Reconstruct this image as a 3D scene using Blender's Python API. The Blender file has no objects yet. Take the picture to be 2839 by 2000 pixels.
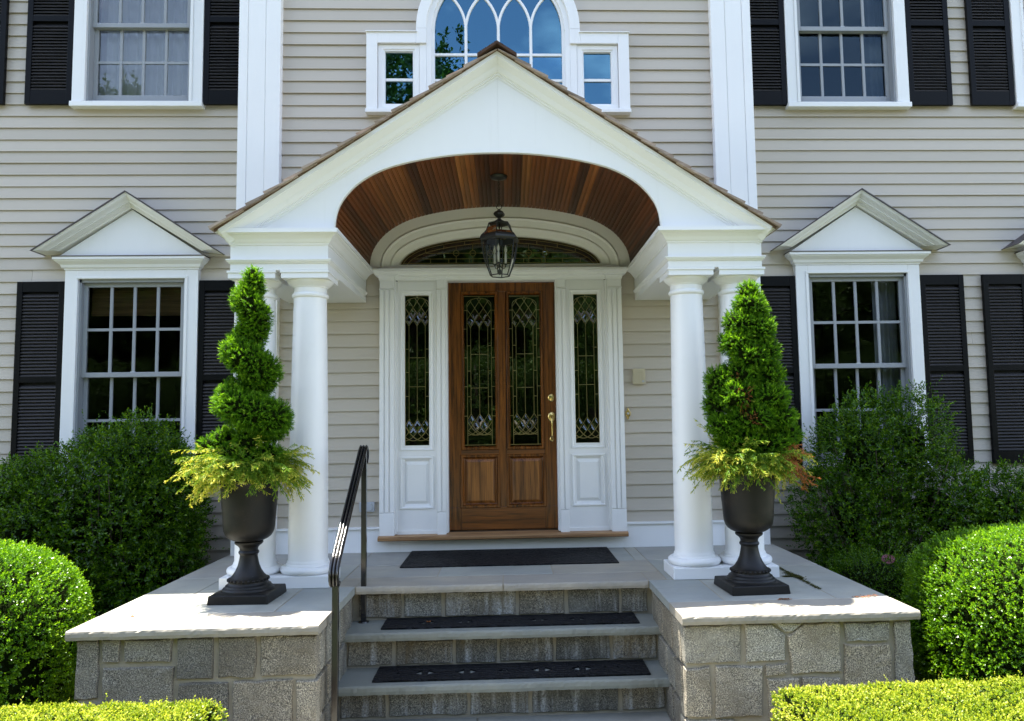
import bpy, math, random
import numpy as np
from mathutils import Vector
R = math.radians
random.seed(7); RNG = np.random.default_rng(11)
scene = bpy.context.scene
COL = scene.collection

# ------------------------------------------------------------------ camera
cam = bpy.data.objects.new('camera', bpy.data.cameras.new('camera')); COL.objects.link(cam)
def look(yaw, pitch, roll):
    f = Vector((math.sin(yaw)*math.cos(pitch), math.cos(yaw)*math.cos(pitch), math.sin(pitch)))
    r = Vector((math.cos(yaw), -math.sin(yaw), 0)); u = r.cross(f)
    r2 = r*math.cos(roll) + u*math.sin(roll); u2 = u*math.cos(roll) - r*math.sin(roll)
    return r2, u2, -f
from mathutils import Matrix
ax = look(0.039, 0.08145, -0.01498)
m3 = Matrix((ax[0], ax[1], ax[2])).transposed()
cam.matrix_world = Matrix.Translation((0.0425, -6.3524, 0.852)) @ m3.to_4x4()
cam.data.sensor_width = 36.0
cam.data.lens = 2153.74/2839*36
cam.data.shift_x = -(1489.9-1419.5)/2839
cam.data.clip_start = 0.05; cam.data.clip_end = 500
scene.camera = cam

# ------------------------------------------------------------------ sky, sun, exposure
SUN = Vector((-0.170, 0.198, 1.0)).normalized()          # towards the sun: high, behind the house
world = bpy.data.worlds.new('World'); scene.world = world; world.use_nodes = True
nt = world.node_tree; nt.nodes.clear()
out = nt.nodes.new('ShaderNodeOutputWorld'); bg = nt.nodes.new('ShaderNodeBackground')
sky = nt.nodes.new('ShaderNodeTexSky'); sky.sky_type = 'NISHITA'; sky.sun_disc = False
sky.sun_elevation = math.asin(SUN.z); sky.sun_rotation = math.atan2(SUN.x, SUN.y)
sky.air_density = 1.0; sky.dust_density = 0.3; sky.ozone_density = 2.0
tc = nt.nodes.new('ShaderNodeTexCoord'); mp = nt.nodes.new('ShaderNodeMapping'); mp.inputs['Scale'].default_value = (1.6, 1.6, 3.2); mp.inputs['Location'].default_value = (6, 6, 0)
no = nt.nodes.new('ShaderNodeTexNoise'); no.inputs['Scale'].default_value = 1.7; no.inputs['Detail'].default_value = 7; no.inputs['Roughness'].default_value = 0.55
rp = nt.nodes.new('ShaderNodeValToRGB'); rp.color_ramp.elements[0].position = 0.56; rp.color_ramp.elements[1].position = 0.86
mx = nt.nodes.new('ShaderNodeMix'); mx.data_type = 'RGBA'
nt.links.new(tc.outputs['Generated'], mp.inputs['Vector']); nt.links.new(mp.outputs[0], no.inputs['Vector'])
nt.links.new(no.outputs['Fac'], rp.inputs[0]); nt.links.new(rp.outputs['Color'], mx.inputs['Factor'])
wb = nt.nodes.new('ShaderNodeMix'); wb.data_type = 'RGBA'; wb.blend_type = 'MULTIPLY'; wb.inputs['Factor'].default_value = 1; wb.inputs['B'].default_value = (1.22, 1.0, .87, 1)
nt.links.new(sky.outputs[0], wb.inputs['A']); nt.links.new(wb.outputs['Result'], mx.inputs['A']); mx.inputs['B'].default_value = (9.5, 9.8, 10.2, 1)
nt.links.new(mx.outputs['Result'], bg.inputs['Color']); bg.inputs['Strength'].default_value = 0.15
nt.links.new(bg.outputs[0], out.inputs[0])
sl = bpy.data.lights.new('sun', 'SUN'); sl.energy = 4.9; sl.angle = R(0.53); sl.color = (1.0, 0.95, 0.86)
so = bpy.data.objects.new('sun', sl); COL.objects.link(so)
so.rotation_euler = SUN.to_track_quat('Z', 'Y').to_euler(); so.location = (0, 0, 20)
vs = scene.view_settings; vs.view_transform = 'Standard'; vs.look = 'None'; vs.gamma = 1; vs.use_curve_mapping = False
vs.exposure = 2.33
scene.cycles.max_bounces = 8; scene.cycles.transparent_max_bounces = 16; scene.cycles.use_denoising = True

# ------------------------------------------------------------------ materials
class N:
    def __init__(s, name):
        s.m = bpy.data.materials.new(name); s.m.use_nodes = True; s.t = s.m.node_tree; s.t.nodes.clear()
        s.out = s.t.nodes.new('ShaderNodeOutputMaterial')
    def n(s, typ, **kw):
        x = s.t.nodes.new('ShaderNode'+typ)
        for k, v in kw.items():
            if hasattr(x, k): setattr(x, k, v)
            else: x.inputs[k.replace('_', ' ')].default_value = v
        return x
    def l(s, a, b): s.t.links.new(a, b)
    def pos(s, scale=(1, 1, 1), obj=False):
        if obj: src = s.n('TexCoord').outputs['Object']
        else: src = s.n('NewGeometry').outputs['Position']
        mp = s.n('Mapping'); mp.inputs['Scale'].default_value = scale; s.l(src, mp.inputs['Vector']); return mp.outputs[0]
    def noise(s, vec, scale=5, detail=4, rough=0.5, dist=0.0):
        x = s.n('TexNoise'); x.inputs['Scale'].default_value = scale; x.inputs['Detail'].default_value = detail
        x.inputs['Roughness'].default_value = rough; x.inputs['Distortion'].default_value = dist
        s.l(vec, x.inputs['Vector']); return x.outputs['Fac']
    def ramp(s, fac, stops):
        x = s.n('ValToRGB'); cr = x.color_ramp
        while len(cr.elements) < len(stops): cr.elements.new(0.5)
        for e, (p, c) in zip(cr.elements, stops): e.position = p; e.color = tuple(c)+(1,) if len(c) == 3 else c
        s.l(fac, x.inputs[0]); return x.outputs['Color']
    def mix(s, f, a, b, mode='MIX'):
        x = s.n('Mix', data_type='RGBA', blend_type=mode)
        for v, k in ((f, 'Factor'), (a, 'A'), (b, 'B')):
            if isinstance(v, (int, float)): x.inputs[k].default_value = v
            elif isinstance(v, tuple): x.inputs[k].default_value = v+(1,) if len(v) == 3 else v
            else: s.l(v, x.inputs[k])
        return x.outputs['Result']
    def math(s, op, a, b=0.5):
        x = s.n('Math', operation=op)
        for i, v in enumerate((a, b)):
            if isinstance(v, (int, float)): x.inputs[i].default_value = v
            else: s.l(v, x.inputs[i])
        return x.outputs[0]
    def bsdf(s, col, rough=0.5, metal=0.0, bump=None, bs=0.2, bd=0.01, spec=0.5):
        b = s.n('BsdfPrincipled')
        for v, k in ((col, 'Base Color'), (rough, 'Roughness'), (metal, 'Metallic'), (spec, 'Specular IOR Level')):
            if isinstance(v, tuple): b.inputs[k].default_value = v+(1,)
            elif isinstance(v, (int, float)): b.inputs[k].default_value = v
            else: s.l(v, b.inputs[k])
        if bump is not None:
            bp = s.n('Bump'); bp.inputs['Strength'].default_value = bs; bp.inputs['Distance'].default_value = bd
            s.l(bump, bp.inputs['Height']); s.l(bp.outputs[0], b.inputs['Normal'])
        s.b = b; return b.outputs[0]
    def done(s, sh): s.l(sh, s.out.inputs['Surface']); return s.m
    def rnd(s): return s.n('ObjectInfo').outputs['Random']
    def ocol(s): return s.n('ObjectInfo').outputs['Color']

def m_paint(name, col, rough=0.42, dirt=0.08):
    k = N(name); p = k.pos(); n1 = k.noise(p, 1.3, 5, .6); n2 = k.noise(k.pos((6, 6, 1.2)), 3, 4)
    d = tuple(c*.86 for c in col)
    c = k.mix(k.math('MULTIPLY', k.ramp(n1, [(.4, (0, 0, 0)), (.75, (1, 1, 1))]), dirt*4), col, d)
    c = k.mix(k.math('MULTIPLY', n2, dirt), c, tuple(x*.8 for x in col))
    st = k.ramp(k.noise(k.pos((14, 14, .9)), 1.5, 5, .65), [(.60, (0, 0, 0)), (.80, (1, 1, 1))]); c = k.mix(k.math('MULTIPLY', st, dirt*1.6), c, (.46, .45, .40))
    sp = k.ramp(k.noise(p, 38, 3, .6), [(.72, (0, 0, 0)), (.80, (1, 1, 1))]); c = k.mix(k.math('MULTIPLY', sp, dirt*1.5), c, (.42, .40, .34))
    return k.done(k.bsdf(c, rough, bump=k.noise(p, 160, 3), bs=.05, bd=.002))
def m_siding():
    k = N('siding_paint'); r = k.rnd(); p = k.pos((2.2, 30, 30)); g = k.noise(p, 6, 5, .6)
    c = k.mix(r, (.458, .408, .330), (.522, .466, .382))
    c = k.mix(k.math('MULTIPLY', k.noise(k.pos(), 1.1, 5, .6), .30), c, (.395, .352, .305))
    c = k.mix(k.math('MULTIPLY', g, .12), c, (.30, .27, .23))
    return k.done(k.bsdf(c, .55, bump=g, bs=.12, bd=.004))
def m_wood(name, dark, light, axis, rough=.3, scale=1.0, usecol=False, spec=.5):
    k = N(name); s = [38*scale]*3; s['xyz'.index(axis)] = 1.6*scale
    p = k.pos(tuple(s)); n1 = k.noise(p, 1.0, 6, .62, .6); n2 = k.noise(p, 4.5, 4, .6, .2)
    f = k.math('ADD', k.math('MULTIPLY', n1, .68), k.math('MULTIPLY', n2, .32))
    if usecol:
        oc = k.ocol(); c = k.mix(k.ramp(f, [(.38, (0, 0, 0)), (.64, (1, 1, 1))]), k.mix(1.0, oc, (.52, .45, .40), 'MULTIPLY'), oc)
        blot = k.noise(k.pos((3, 3, 3)), 2.2, 3)
        c = k.mix(k.math('MULTIPLY', blot, .5), c, k.mix(1.0, oc, (.7, .6, .5), 'MULTIPLY'))
    else:
        c = k.ramp(f, [(.36, dark), (.5, tuple((a+b)/2 for a, b in zip(dark, light))), (.66, light)])
    return k.done(k.bsdf(c, rough, bump=f, bs=.12, bd=.003, spec=spec))
def m_stone_slab():
    k = N('bluestone'); oc = k.ocol(); p = k.pos(); n1 = k.noise(p, 3.2, 6, .62, .5); n2 = k.noise(p, 70, 4, .6)
    n3 = k.noise(k.pos((1.2, 6, 3)), 2.2, 5, .6, 1.1)
    c = k.mix(k.ramp(n1, [(.32, (0, 0, 0)), (.72, (1, 1, 1))]), k.mix(1.0, oc, (.80, .83, .87), 'MULTIPLY'), k.mix(1.0, oc, (1.14, 1.1, 1.03), 'MULTIPLY'))
    c = k.mix(k.math('MULTIPLY', k.ramp(n3, [(.55, (0, 0, 0)), (.75, (1, 1, 1))]), .45), c, k.mix(1.0, oc, (.60, .62, .66), 'MULTIPLY'))
    c = k.mix(k.math('MULTIPLY', n2, .25), c, k.mix(1.0, oc, (.6, .6, .6), 'MULTIPLY'))
    bl = k.ramp(k.noise(p, 1.1, 6, .7, .8), [(.45, (0, 0, 0)), (.62, (1, 1, 1))]); c = k.mix(k.math('MULTIPLY', bl, .35), c, k.mix(1.0, oc, (.62, .60, .55), 'MULTIPLY'))
    return k.done(k.bsdf(c, k.math('ADD', k.math('MULTIPLY', n1, .25), .5), bump=k.math('ADD', n1, k.math('MULTIPLY', n2, .35)), bs=.3, bd=.006))
def m_granite(name, streak):
    k = N(name); p = k.pos(); oc = k.ocol()
    n = k.noise(p, 165, 2, .8); n2 = k.noise(p, 75, 5, .75, 1.6); n3 = k.noise(p, 6, 5, .6)
    v = k.n('TexVoronoi'); v.inputs['Scale'].default_value = 150; k.l(p, v.inputs['Vector'])
    sp = k.ramp(n, [(.37, (.12, .115, .11)), (.47, (.70, .69, .65)), (.56, (1.2, 1.17, 1.08)), (.66, (2.5, 2.42, 2.2))])
    c = k.mix(1.0, oc, sp, 'MULTIPLY')
    c = k.mix(k.ramp(n2, [(.57, (0, 0, 0)), (.70, (.7, .7, .7))]), c, k.mix(1.0, oc, (1.9, 1.85, 1.7), 'MULTIPLY'))
    c = k.mix(k.math('MULTIPLY', k.ramp(n3, [(.42, (0, 0, 0)), (.66, (1, 1, 1))]), .6), c, k.mix(1.0, oc, (.50, .46, .38), 'MULTIPLY'))
    n4 = k.noise(p, 3.1, 6, .7, .6); c = k.mix(k.math('MULTIPLY', k.ramp(n4, [(.52, (0, 0, 0)), (.68, (1, 1, 1))]), .5), c, k.mix(1.0, oc, (1.5, 1.45, 1.3), 'MULTIPLY'))
    if streak:
        s1 = k.noise(k.pos((9, 9, .9)), 1.15, 6, .68); s2 = k.noise(p, 90, 5, .75)
        f = k.math('MULTIPLY', k.ramp(s1, [(.50, (0, 0, 0)), (.64, (1, 1, 1))]), k.ramp(s2, [(.40, (.05, .05, .05)), (.56, (1, 1, 1))]))
        c = k.mix(k.math('MULTIPLY', f, .85), c, (.54, .54, .52))
        s3 = k.noise(k.pos((7, 7, .9)), 1.6, 3); s3 = k.ramp(s3, [(.63, (0, 0, 0)), (.75, (.6, .6, .6))]); c = k.mix(s3, c, (.13, .085, .03))
    return k.done(k.bsdf(c, .75, bump=k.math('ADD', k.math('MULTIPLY', n3, 2.0), k.math('MULTIPLY', n2, .45)), bs=.75, bd=.012))
def m_mortar():
    k = N('mortar'); p = k.pos(); n = k.noise(p, 90, 4); n2 = k.noise(p, 4, 4)
    c = k.mix(n2, (.36, .32, .245), (.23, .19, .12)); c = k.mix(k.math('MULTIPLY', n, .4), c, (.46, .42, .34))
    return k.done(k.bsdf(c, .9, bump=n, bs=.4, bd=.006))
def m_plain(name, col, rough=.5, metal=0.0, var=.25, bscale=60, bs=.08, spec=.5):
    k = N(name); p = k.pos(); n = k.noise(p, 7, 5, .6)
    c = k.mix(n, tuple(x*(1-var) for x in col), tuple(min(1, x*(1+var)) for x in col))
    return k.done(k.bsdf(c, k.math('ADD', k.math('MULTIPLY', n, .15), rough-.07), metal, bump=k.noise(p, bscale, 3), bs=bs, bd=.003, spec=spec))
def m_urn():
    k = N('urn_iron'); p = k.pos(); n = k.noise(p, 9, 6, .65); n2 = k.noise(p, 55, 4)
    c = k.mix(k.ramp(n, [(.5, (0, 0, 0)), (.75, (1, 1, 1))]), (.006, .0055, .005), (.016, .012, .0085))
    c = k.mix(k.ramp(n2, [(.70, (0, 0, 0)), (.78, (.5, .5, .5))]), c, (.11, .10, .09))
    return k.done(k.bsdf(c, k.math('ADD', k.math('MULTIPLY', n, .25), .36), bump=n2, bs=.12, bd=.003, spec=.3))
def m_glass(name, ior, tint=(.93, .96, .95), rough=0.0, wave=0.0, gcol=(.96, .98, 1)):
    k = N(name); t = k.n('BsdfTransparent'); t.inputs[0].default_value = tint+(1,)
    g = k.n('BsdfGlossy'); g.inputs['Roughness'].default_value = rough; g.inputs['Color'].default_value = gcol+(1,)
    f = k.n('Fresnel'); f.inputs['IOR'].default_value = ior
    if wave:
        b = k.n('Bump'); b.inputs['Strength'].default_value = wave; b.inputs['Distance'].default_value = .01
        k.l(k.noise(k.pos(), 9, 2), b.inputs['Height']); k.l(b.outputs[0], g.inputs['Normal'])
    mxs = k.n('MixShader'); k.l(f.outputs[0], mxs.inputs[0]); k.l(t.outputs[0], mxs.inputs[1]); k.l(g.outputs[0], mxs.inputs[2])
    return k.done(mxs.outputs[0])
def m_leaf(name, stops, rough=.38, trans=.45, spec=.2):
    k = N(name); a = k.n('Attribute', attribute_name='tint'); c = k.ramp(a.outputs['Fac'], stops)
    p = k.bsdf(c, rough, spec=spec); t = k.n('BsdfTranslucent'); k.l(k.mix(1.0, c, (1.15, 1.1, .5), 'MULTIPLY'), t.inputs['Color'])
    mxs = k.n('MixShader'); mxs.inputs[0].default_value = trans; k.l(p, mxs.inputs[1]); k.l(t.outputs[0], mxs.inputs[2])
    return k.done(mxs.outputs[0])
def m_mat():
    k = N('black_rubber'); p = k.pos((1, 1, 1)); w = k.n('TexVoronoi', feature='DISTANCE_TO_EDGE'); w.inputs['Scale'].default_value = 26; k.l(p, w.inputs['Vector'])
    wv = k.n('TexWave', wave_type='RINGS'); wv.inputs['Scale'].default_value = 9; wv.inputs['Distortion'].default_value = 7; k.l(p, wv.inputs['Vector'])
    h = k.math('ADD', k.math('MULTIPLY', w.outputs['Distance'], 2.0), wv.outputs['Fac'])
    c = k.mix(k.noise(p, 14, 4), (.0025, .0028, .0035), (.008, .0085, .010))
    return k.done(k.bsdf(c, .62, bump=h, bs=.9, bd=.012, spec=.22))
def m_ground(name, a, b, sc=40):
    k = N(name); p = k.pos(); n = k.noise(p, sc, 6, .7); n2 = k.noise(p, .6, 4)
    c = k.mix(n, a, b); c = k.mix(k.math('MULTIPLY', n2, .4), c, tuple(x*.7 for x in a))
    return k.done(k.bsdf(c, .9, bump=n, bs=.8, bd=.03))

M = {}
M['white'] = m_paint('white_paint', (.80, .80, .79))
M['cream'] = m_paint('bounce_tinted_white', (.80, .79, .755), .45)  # white trim warmed in colour for light bounced up from the ground
M['siding'] = m_siding()
M['sash'] = m_paint('grey_sash_paint', (.29, .305, .32), .4, .05)
M['shutter'] = m_plain('shutter_black', (.003, .0032, .0036), .42, var=.2, spec=.12)
M['louver'] = m_plain('shutter_louver', (.024, .022, .022), .45, var=.3, spec=.3)
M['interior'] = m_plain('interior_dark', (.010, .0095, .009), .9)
M['glass'] = m_glass('window_glass', 1.75)
M['glass_dark'] = m_glass('dark_window_glass', 1.42, (.45, .48, .52), gcol=(.55, .80, 1.0)); M['glass_low'] = m_glass('screened_glass', 1.42, (.7, .72, .72))
M['sky_glass'] = m_glass('arched_window_glass', 2.25, (.35, .38, .40), gcol=(.30, .70, 1.0))
M['leaded'] = m_glass('leaded_glass', 1.75, (.55, .6, .55), .0, .02)
M['lantern_glass'] = m_glass('lantern_glass', 1.22, (.86, .88, .86), .02, .3)
M['oak'] = m_wood('oak_door', (.020, .0045, .0006), (.235, .074, .010), 'z', .26)
M['oakrail'] = m_wood('oak_rail', (.018, .0042, .0006), (.220, .070, .010), 'x', .32, .8)
M['oakpanel'] = m_wood('oak_panel', (.060, .016, .002), (.34, .130, .026), 'z', .32, .8)
M['oaksill'] = m_wood('oak_threshold', (.17, .085, .034), (.42, .24, .105), 'x', .5)
M['cedar'] = m_wood('cedar_ceiling', (0, 0, 0), (1, 1, 1), 'y', .42, .9, True, .22)
M['shingle'] = m_wood('cedar_shingle', (0, 0, 0), (1, 1, 1), 'x', .8, .8, True, .2)
M['slab'] = m_stone_slab()
M['granite'] = m_granite('granite', False)
M['granite_wet'] = m_granite('granite_stained', True)
M['mortar'] = m_mortar()
M['brass'] = m_plain('polished_brass', (.62, .46, .17), .24, 1.0, .12)
M['came'] = m_plain('brass_came', (.40, .32, .15), .32, 1.0, .1)
M['iron'] = m_plain('black_rail_paint', (.006, .006, .0065), .16, var=.15, spec=.7)
M['bronze'] = m_plain('dark_bronze', (.022, .021, .018), .42, .3)
M['flash'] = m_plain('brown_flashing', (.055, .043, .042), .5)
M['urn'] = m_urn()
M['mat'] = m_mat()
M['soil'] = m_ground('mulch', (.030, .020, .013), (.075, .05, .032), 45)
M['lawn'] = m_ground('lawn', (.042, .056, .022), (.085, .108, .042), 30)
M['gravel'] = m_ground('drive_asphalt', (.05, .05, .05), (.085, .083, .08), 60)
M['bark'] = m_plain('bark', (.075, .055, .040), .9, var=.4, bs=.6)
M['plastic'] = m_plain('cream_plastic', (.50, .44, .30), .5, var=.05)
M['plate'] = m_plain('grey_plate', (.42, .44, .46), .4, var=.08)
M['candle'] = m_plain('candle_sleeve', (.45, .42, .34), .6)
M['pale_sheet'] = m_plain('pale_window_sheet', (.62, .62, .66), .9, var=.15)
M['drape'] = m_plain('drape_cloth', (.26, .28, .33), .9, var=.3)
M['bamboo'] = m_wood('bamboo_blind', (.06, .035, .012), (.28, .17, .07), 'x', .6)
M['box_leaf'] = m_leaf('boxwood_leaf', [(0, (.030, .095, .002)), (.5, (.085, .215, .004)), (.85, (.22, .42, .012)), (1, (.34, .52, .03))], .30, .45, .42)
M['hedge_leaf'] = m_leaf('golden_hedge_leaf', [(0, (.05, .11, .006)), (.45, (.17, .255, .014)), (.8, (.40, .45, .045)), (1, (.62, .62, .15))])
M['shrub_leaf'] = m_leaf('shrub_leaf', [(0, (.012, .042, .002)), (.55, (.050, .132, .003)), (1, (.20, .36, .010))], .27, .35, .3)
M['spruce'] = m_leaf('spruce_needle', [(0, (.022, .070, .002)), (.55, (.060, .175, .004)), (.9, (.20, .40, .015)), (1, (.32, .50, .05))], .5, .45, .2)
M['cypress'] = m_leaf('golden_cypress', [(0, (.022, .075, .006)), (.46, (.070, .165, .008)), (.78, (.17, .27, .016)), (1, (.60, .56, .08))], .5, .35, .2)
M['dead'] = m_leaf('dead_needle', [(0, (.09, .035, .012)), (1, (.36, .13, .035))], .7, .2)
M['tree_leaf'] = m_leaf('tree_leaf', [(0, (.018, .045, .010)), (.6, (.05, .10, .018)), (1, (.10, .17, .03))], .5, .3)
M['petal'] = m_leaf('pink_petal', [(0, (.25, .07, .12)), (1, (.45, .2, .28))], .6, .3)

# ------------------------------------------------------------------ mesh helpers
class MB:
    def __init__(s): s.v = []; s.f = []
    def add(s, vs, fs):
        o = len(s.v); s.v += [tuple(map(float, v)) for v in vs]; s.f += [tuple(o+i for i in f) for f in fs]; return s
    def box(s, x0, x1, y0, y1, z0, z1):
        return s.add([(x0, y0, z0), (x1, y0, z0), (x1, y1, z0), (x0, y1, z0), (x0, y0, z1), (x1, y0, z1), (x1, y1, z1), (x0, y1, z1)],
                     [(0, 3, 2, 1), (4, 5, 6, 7), (0, 1, 5, 4), (1, 2, 6, 5), (2, 3, 7, 6), (3, 0, 4, 7)])
    def frustum(s, r0, r1, y0, y1):            # rect r0=(x0,x1,z0,z1) at y0 to rect r1 at y1
        a = [(r0[0], y0, r0[2]), (r0[1], y0, r0[2]), (r0[1], y0, r0[3]), (r0[0], y0, r0[3])]
        b = [(r1[0], y1, r1[2]), (r1[1], y1, r1[2]), (r1[1], y1, r1[3]), (r1[0], y1, r1[3])]
        return s.add(a+b, [(0, 1, 5, 4), (1, 2, 6, 5), (2, 3, 7, 6), (3, 0, 4, 7), (4, 5, 6, 7), (3, 2, 1, 0)])
    def frame(s, x0, x1, z0, z1, w, prof):     # picture-frame moulding: prof [(inset, y)...]
        rings = []
        for i, y in prof: rings.append([(x0+i, y, z0+i), (x1-i, y, z0+i), (x1-i, y, z1-i), (x0+i, y, z1-i)])
        o = [v for r in rings for v in r]; fs = []
        for k in range(len(rings)-1):
            for j in range(4): a = k*4+j; b = k*4+(j+1) % 4; fs.append((a, b, b+4, a+4))
        return s.add(o, fs)
    def prism(s, pts, y0, y1):                 # XZ polygon extruded along Y
        n = len(pts); vs = [(x, y0, z) for x, z in pts]+[(x, y1, z) for x, z in pts]
        return s.add(vs, [tuple(range(n)), tuple(range(2*n-1, n-1, -1))]+[(i, n+i, n+(i+1) % n, (i+1) % n) for i in range(n)])
    def lathe(s, prof, c=(0, 0, 0), n=32, rot=0.0, cap=True):
        vs = []; fs = []
        for r, z in prof:
            for j in range(n): a = 2*math.pi*j/n+rot; vs.append((c[0]+r*math.cos(a), c[1]+r*math.sin(a), c[2]+z))
        for k in range(len(prof)-1):
            for j in range(n): a = k*n+j; b = k*n+(j+1) % n; fs.append((a, b, b+n, a+n))
        if cap: fs.append(tuple(range(n-1, -1, -1))); fs.append(tuple(range((len(prof)-1)*n, len(prof)*n)))
        return s.add(vs, fs)
    def tube(s, pts, r, n=6, closed=False):
        pts = [Vector(p) for p in pts]; vs = []; fs = []; m = len(pts); rr = r if isinstance(r, (list, tuple)) else [r]*m
        for i, p in enumerate(pts):
            t = (pts[(i+1) % m]-pts[i-1]) if closed else (pts[min(i+1, m-1)]-pts[max(i-1, 0)])
            t.normalize(); u = t.cross(Vector((0, 0, 1)) if abs(t.z) < .9 else Vector((0, 1, 0))).normalized(); w = t.cross(u)
            for j in range(n): a = 2*math.pi*j/n; q = p+(u*math.cos(a)+w*math.sin(a))*rr[i]; vs.append(tuple(q))
        for k in range(m if closed else m-1):
            for j in range(n): a = k*n+j; b = k*n+(j+1) % n; c = ((k+1) % m)*n; fs.append((a, b, c+(j+1) % n, c+j))
        if not closed: fs += [tuple(range(n-1, -1, -1)), tuple(range((m-1)*n, m*n))]
        return s.add(vs, fs)
    def sweep(s, path, prof, mp, closed=False, cap=True):   # path 2D with mitred offset, prof [(normal offset, h)]
        m = len(path); P = [np.array(p, float) for p in path]; vs = []; fs = []; n = len(prof)
        for i in range(m):
            def nr(a, b): d = b-a; d = d/np.linalg.norm(d); return np.array([d[1], -d[0]])
            ns = []
            if i > 0 or closed: ns.append(nr(P[i-1], P[i]))
            if i < m-1 or closed: ns.append(nr(P[i], P[(i+1) % m]))
            q = sum(ns)/len(ns); q = q/(q @ q)
            for o, h in prof: w = P[i]+q*o; vs.append(mp(w[0], w[1], h))
        for k in range(m if closed else m-1):
            for j in range(n-1): a = k*n+j; b = ((k+1) % m)*n+j; fs.append((a, a+1, b+1, b))
        if cap and not closed: fs += [tuple(range(n)), tuple(range((m-1)*n+n-1, (m-1)*n-1, -1))]
        return s.add(vs, fs)
    def mesh(s, name, mat, smooth=False):
        me = bpy.data.meshes.new(name); me.from_pydata(s.v, [], s.f); me.materials.append(mat)
        if smooth: me.polygons.foreach_set('use_smooth', [True]*len(me.polygons))
        me.update(); return me
    def build(s, name, mat, parent=None, smooth=False, bevel=0, ang=None, loc=None):
        o = link(name, s.mesh(name, mat, smooth), parent, loc)
        if bevel:
            b = o.modifiers.new('bevel', 'BEVEL'); b.width = bevel; b.segments = 2; b.limit_method = 'ANGLE'; b.angle_limit = R(40); b.harden_normals = False
        if ang:
            for e in o.data.edges: pass
            o.data.set_sharp_from_angle(angle=R(ang))
        return o
HXY = lambda x, y, h: (x, y, h)
VXZ = lambda x, z, h: (x, h, z)
def link(name, me, parent=None, loc=None):
    o = bpy.data.objects.new(name, me); COL.objects.link(o)
    if parent is not None: o.parent = parent
    if loc is not None: o.location = loc
    return o
def thing(name, label, cat, loc=(0, 0, 0), group=None, rz=0):
    o = bpy.data.objects.new(name, None); COL.objects.link(o); o.location = loc; o.rotation_euler = (0, 0, rz); o.empty_display_size = .1
    tag(o, label, cat, group); return o
def tag(o, label, cat, group=None):
    o['label'] = label; o['category'] = cat
    if group: o['group'] = group
    return o
def struct(o): o['kind'] = 'structure'; return o
def color(o, c): o.color = tuple(c)+(1,); return o
def smoothpts(pts, n):
    P = np.array(pts, float); P = np.vstack([2*P[0]-P[1], P, 2*P[-1]-P[-2]]); o = []
    for i in range(1, len(P)-2):
        for t in np.linspace(0, 1, 12, endpoint=False):
            a, b, c, d = P[i-1:i+3]; o.append(.5*((2*b)+(-a+c)*t+(2*a-5*b+4*c-d)*t*t+(-a+3*b-3*c+d)*t**3))
    o.append(P[-2]); o = np.array(o); L = np.r_[0, np.cumsum(np.linalg.norm(np.diff(o, axis=0), axis=1))]
    s = np.linspace(0, L[-1], n); return [tuple(np.interp(s, L, o[:, k])[i] for k in range(o.shape[1])) for i in range(n)]
def rel(vs, o): return [(v[0]-o[0], v[1]-o[1], v[2]-o[2]) for v in vs]

# ------------------------------------------------------------------ ground
ZF, ZW, ZG = -.149, -.815, -.865
struct(MB().box(-90, 90, -90, 60, ZG-.5, ZG-.03).build('lawn', M['lawn']))
struct(MB().box(-7, 7, -3.55, .5, ZG-.1, ZG).build('mulch_bed', M['soil']))
struct(MB().box(-40, 40, -13.2, -9.2, ZG-.1, ZG-.026).build('drive', M['gravel']))
wk = struct(MB().box(-1.02, 1.02, -5.2, -1.6, ZW-.08, ZW-.012).build('walkway', M['mortar']))
yy = -1.735; kk = 0
BLUE = [(.315, .322, .285), (.350, .348, .300), (.290, .304, .280), (.370, .358, .300)]
TAN = [(.310, .283, .232), (.325, .295, .240), (.305, .280, .234)]
for row, d in enumerate((.62, .7, .55, .75, .8)):
    cuts = [(-1.0, -.15, 1.0), (-1.0, .3, 1.0), (-1.0, -.35, 1.0), (-1.0, .1, 1.0), (-1.0, -.4, 1.0)][row]
    for a, b in zip(cuts, cuts[1:]):
        o = MB().box(a+.004, b-.004, yy-d+.004, yy-.004, ZW-.05, ZW).build('flagstone', M['slab'], wk, bevel=.004); color(o, [c*.75 for c in BLUE[(row+kk) % 4]]); kk += 1
    yy -= d

# ------------------------------------------------------------------ house
WY, BY = .45, 0.0                       # clapboard face of the wings and of the projecting bay
house = thing('house', 'tan clapboard house front with white trim and black shutters', 'house', (0, 0, ZG))
def H(mb, name, mat, smooth=False, bevel=0, parent=None, ang=None):     # a part of the house, given in world coordinates
    p = parent or house
    b = (0, 0, 0)
    q = p
    while q is not None: b = (b[0]+q.location.x, b[1]+q.location.y, b[2]+q.location.z); q = q.parent
    mb.v = rel(mb.v, b); return mb.build(name, mat, p, smooth, bevel, ang)
PIT = .1054
bm_ = MB(); t = PIT+.02
sec = [(0, 0), (.006, .0), (.008, .010), (.018, .012), (.024, t), (.0165, t)]; k6 = len(sec)
bm_.add([(0, y, z_) for y, z_ in sec]+[(1, y, z_) for y, z_ in sec], [tuple(range(k6)), tuple(range(2*k6-1, k6-1, -1))]+[(j, k6+j, k6+(j+1) % k6, (j+1) % k6) for j in range(k6)])
BOARD = bm_.mesh('siding_board', M['siding'])
nb = [0]
def board(x0, x1, y, z):
    if x1-x0 > 1.6 and nb[0] < 34 and random.random() < .42:      # a butt joint somewhere along a long course
        nb[0] += 1; xm = random.uniform(x0+.4, x1-.4); board1(x0, xm-.0012, y, z); return board1(xm+.0012, x1, y, z)
    return board1(x0, x1, y, z)
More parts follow.
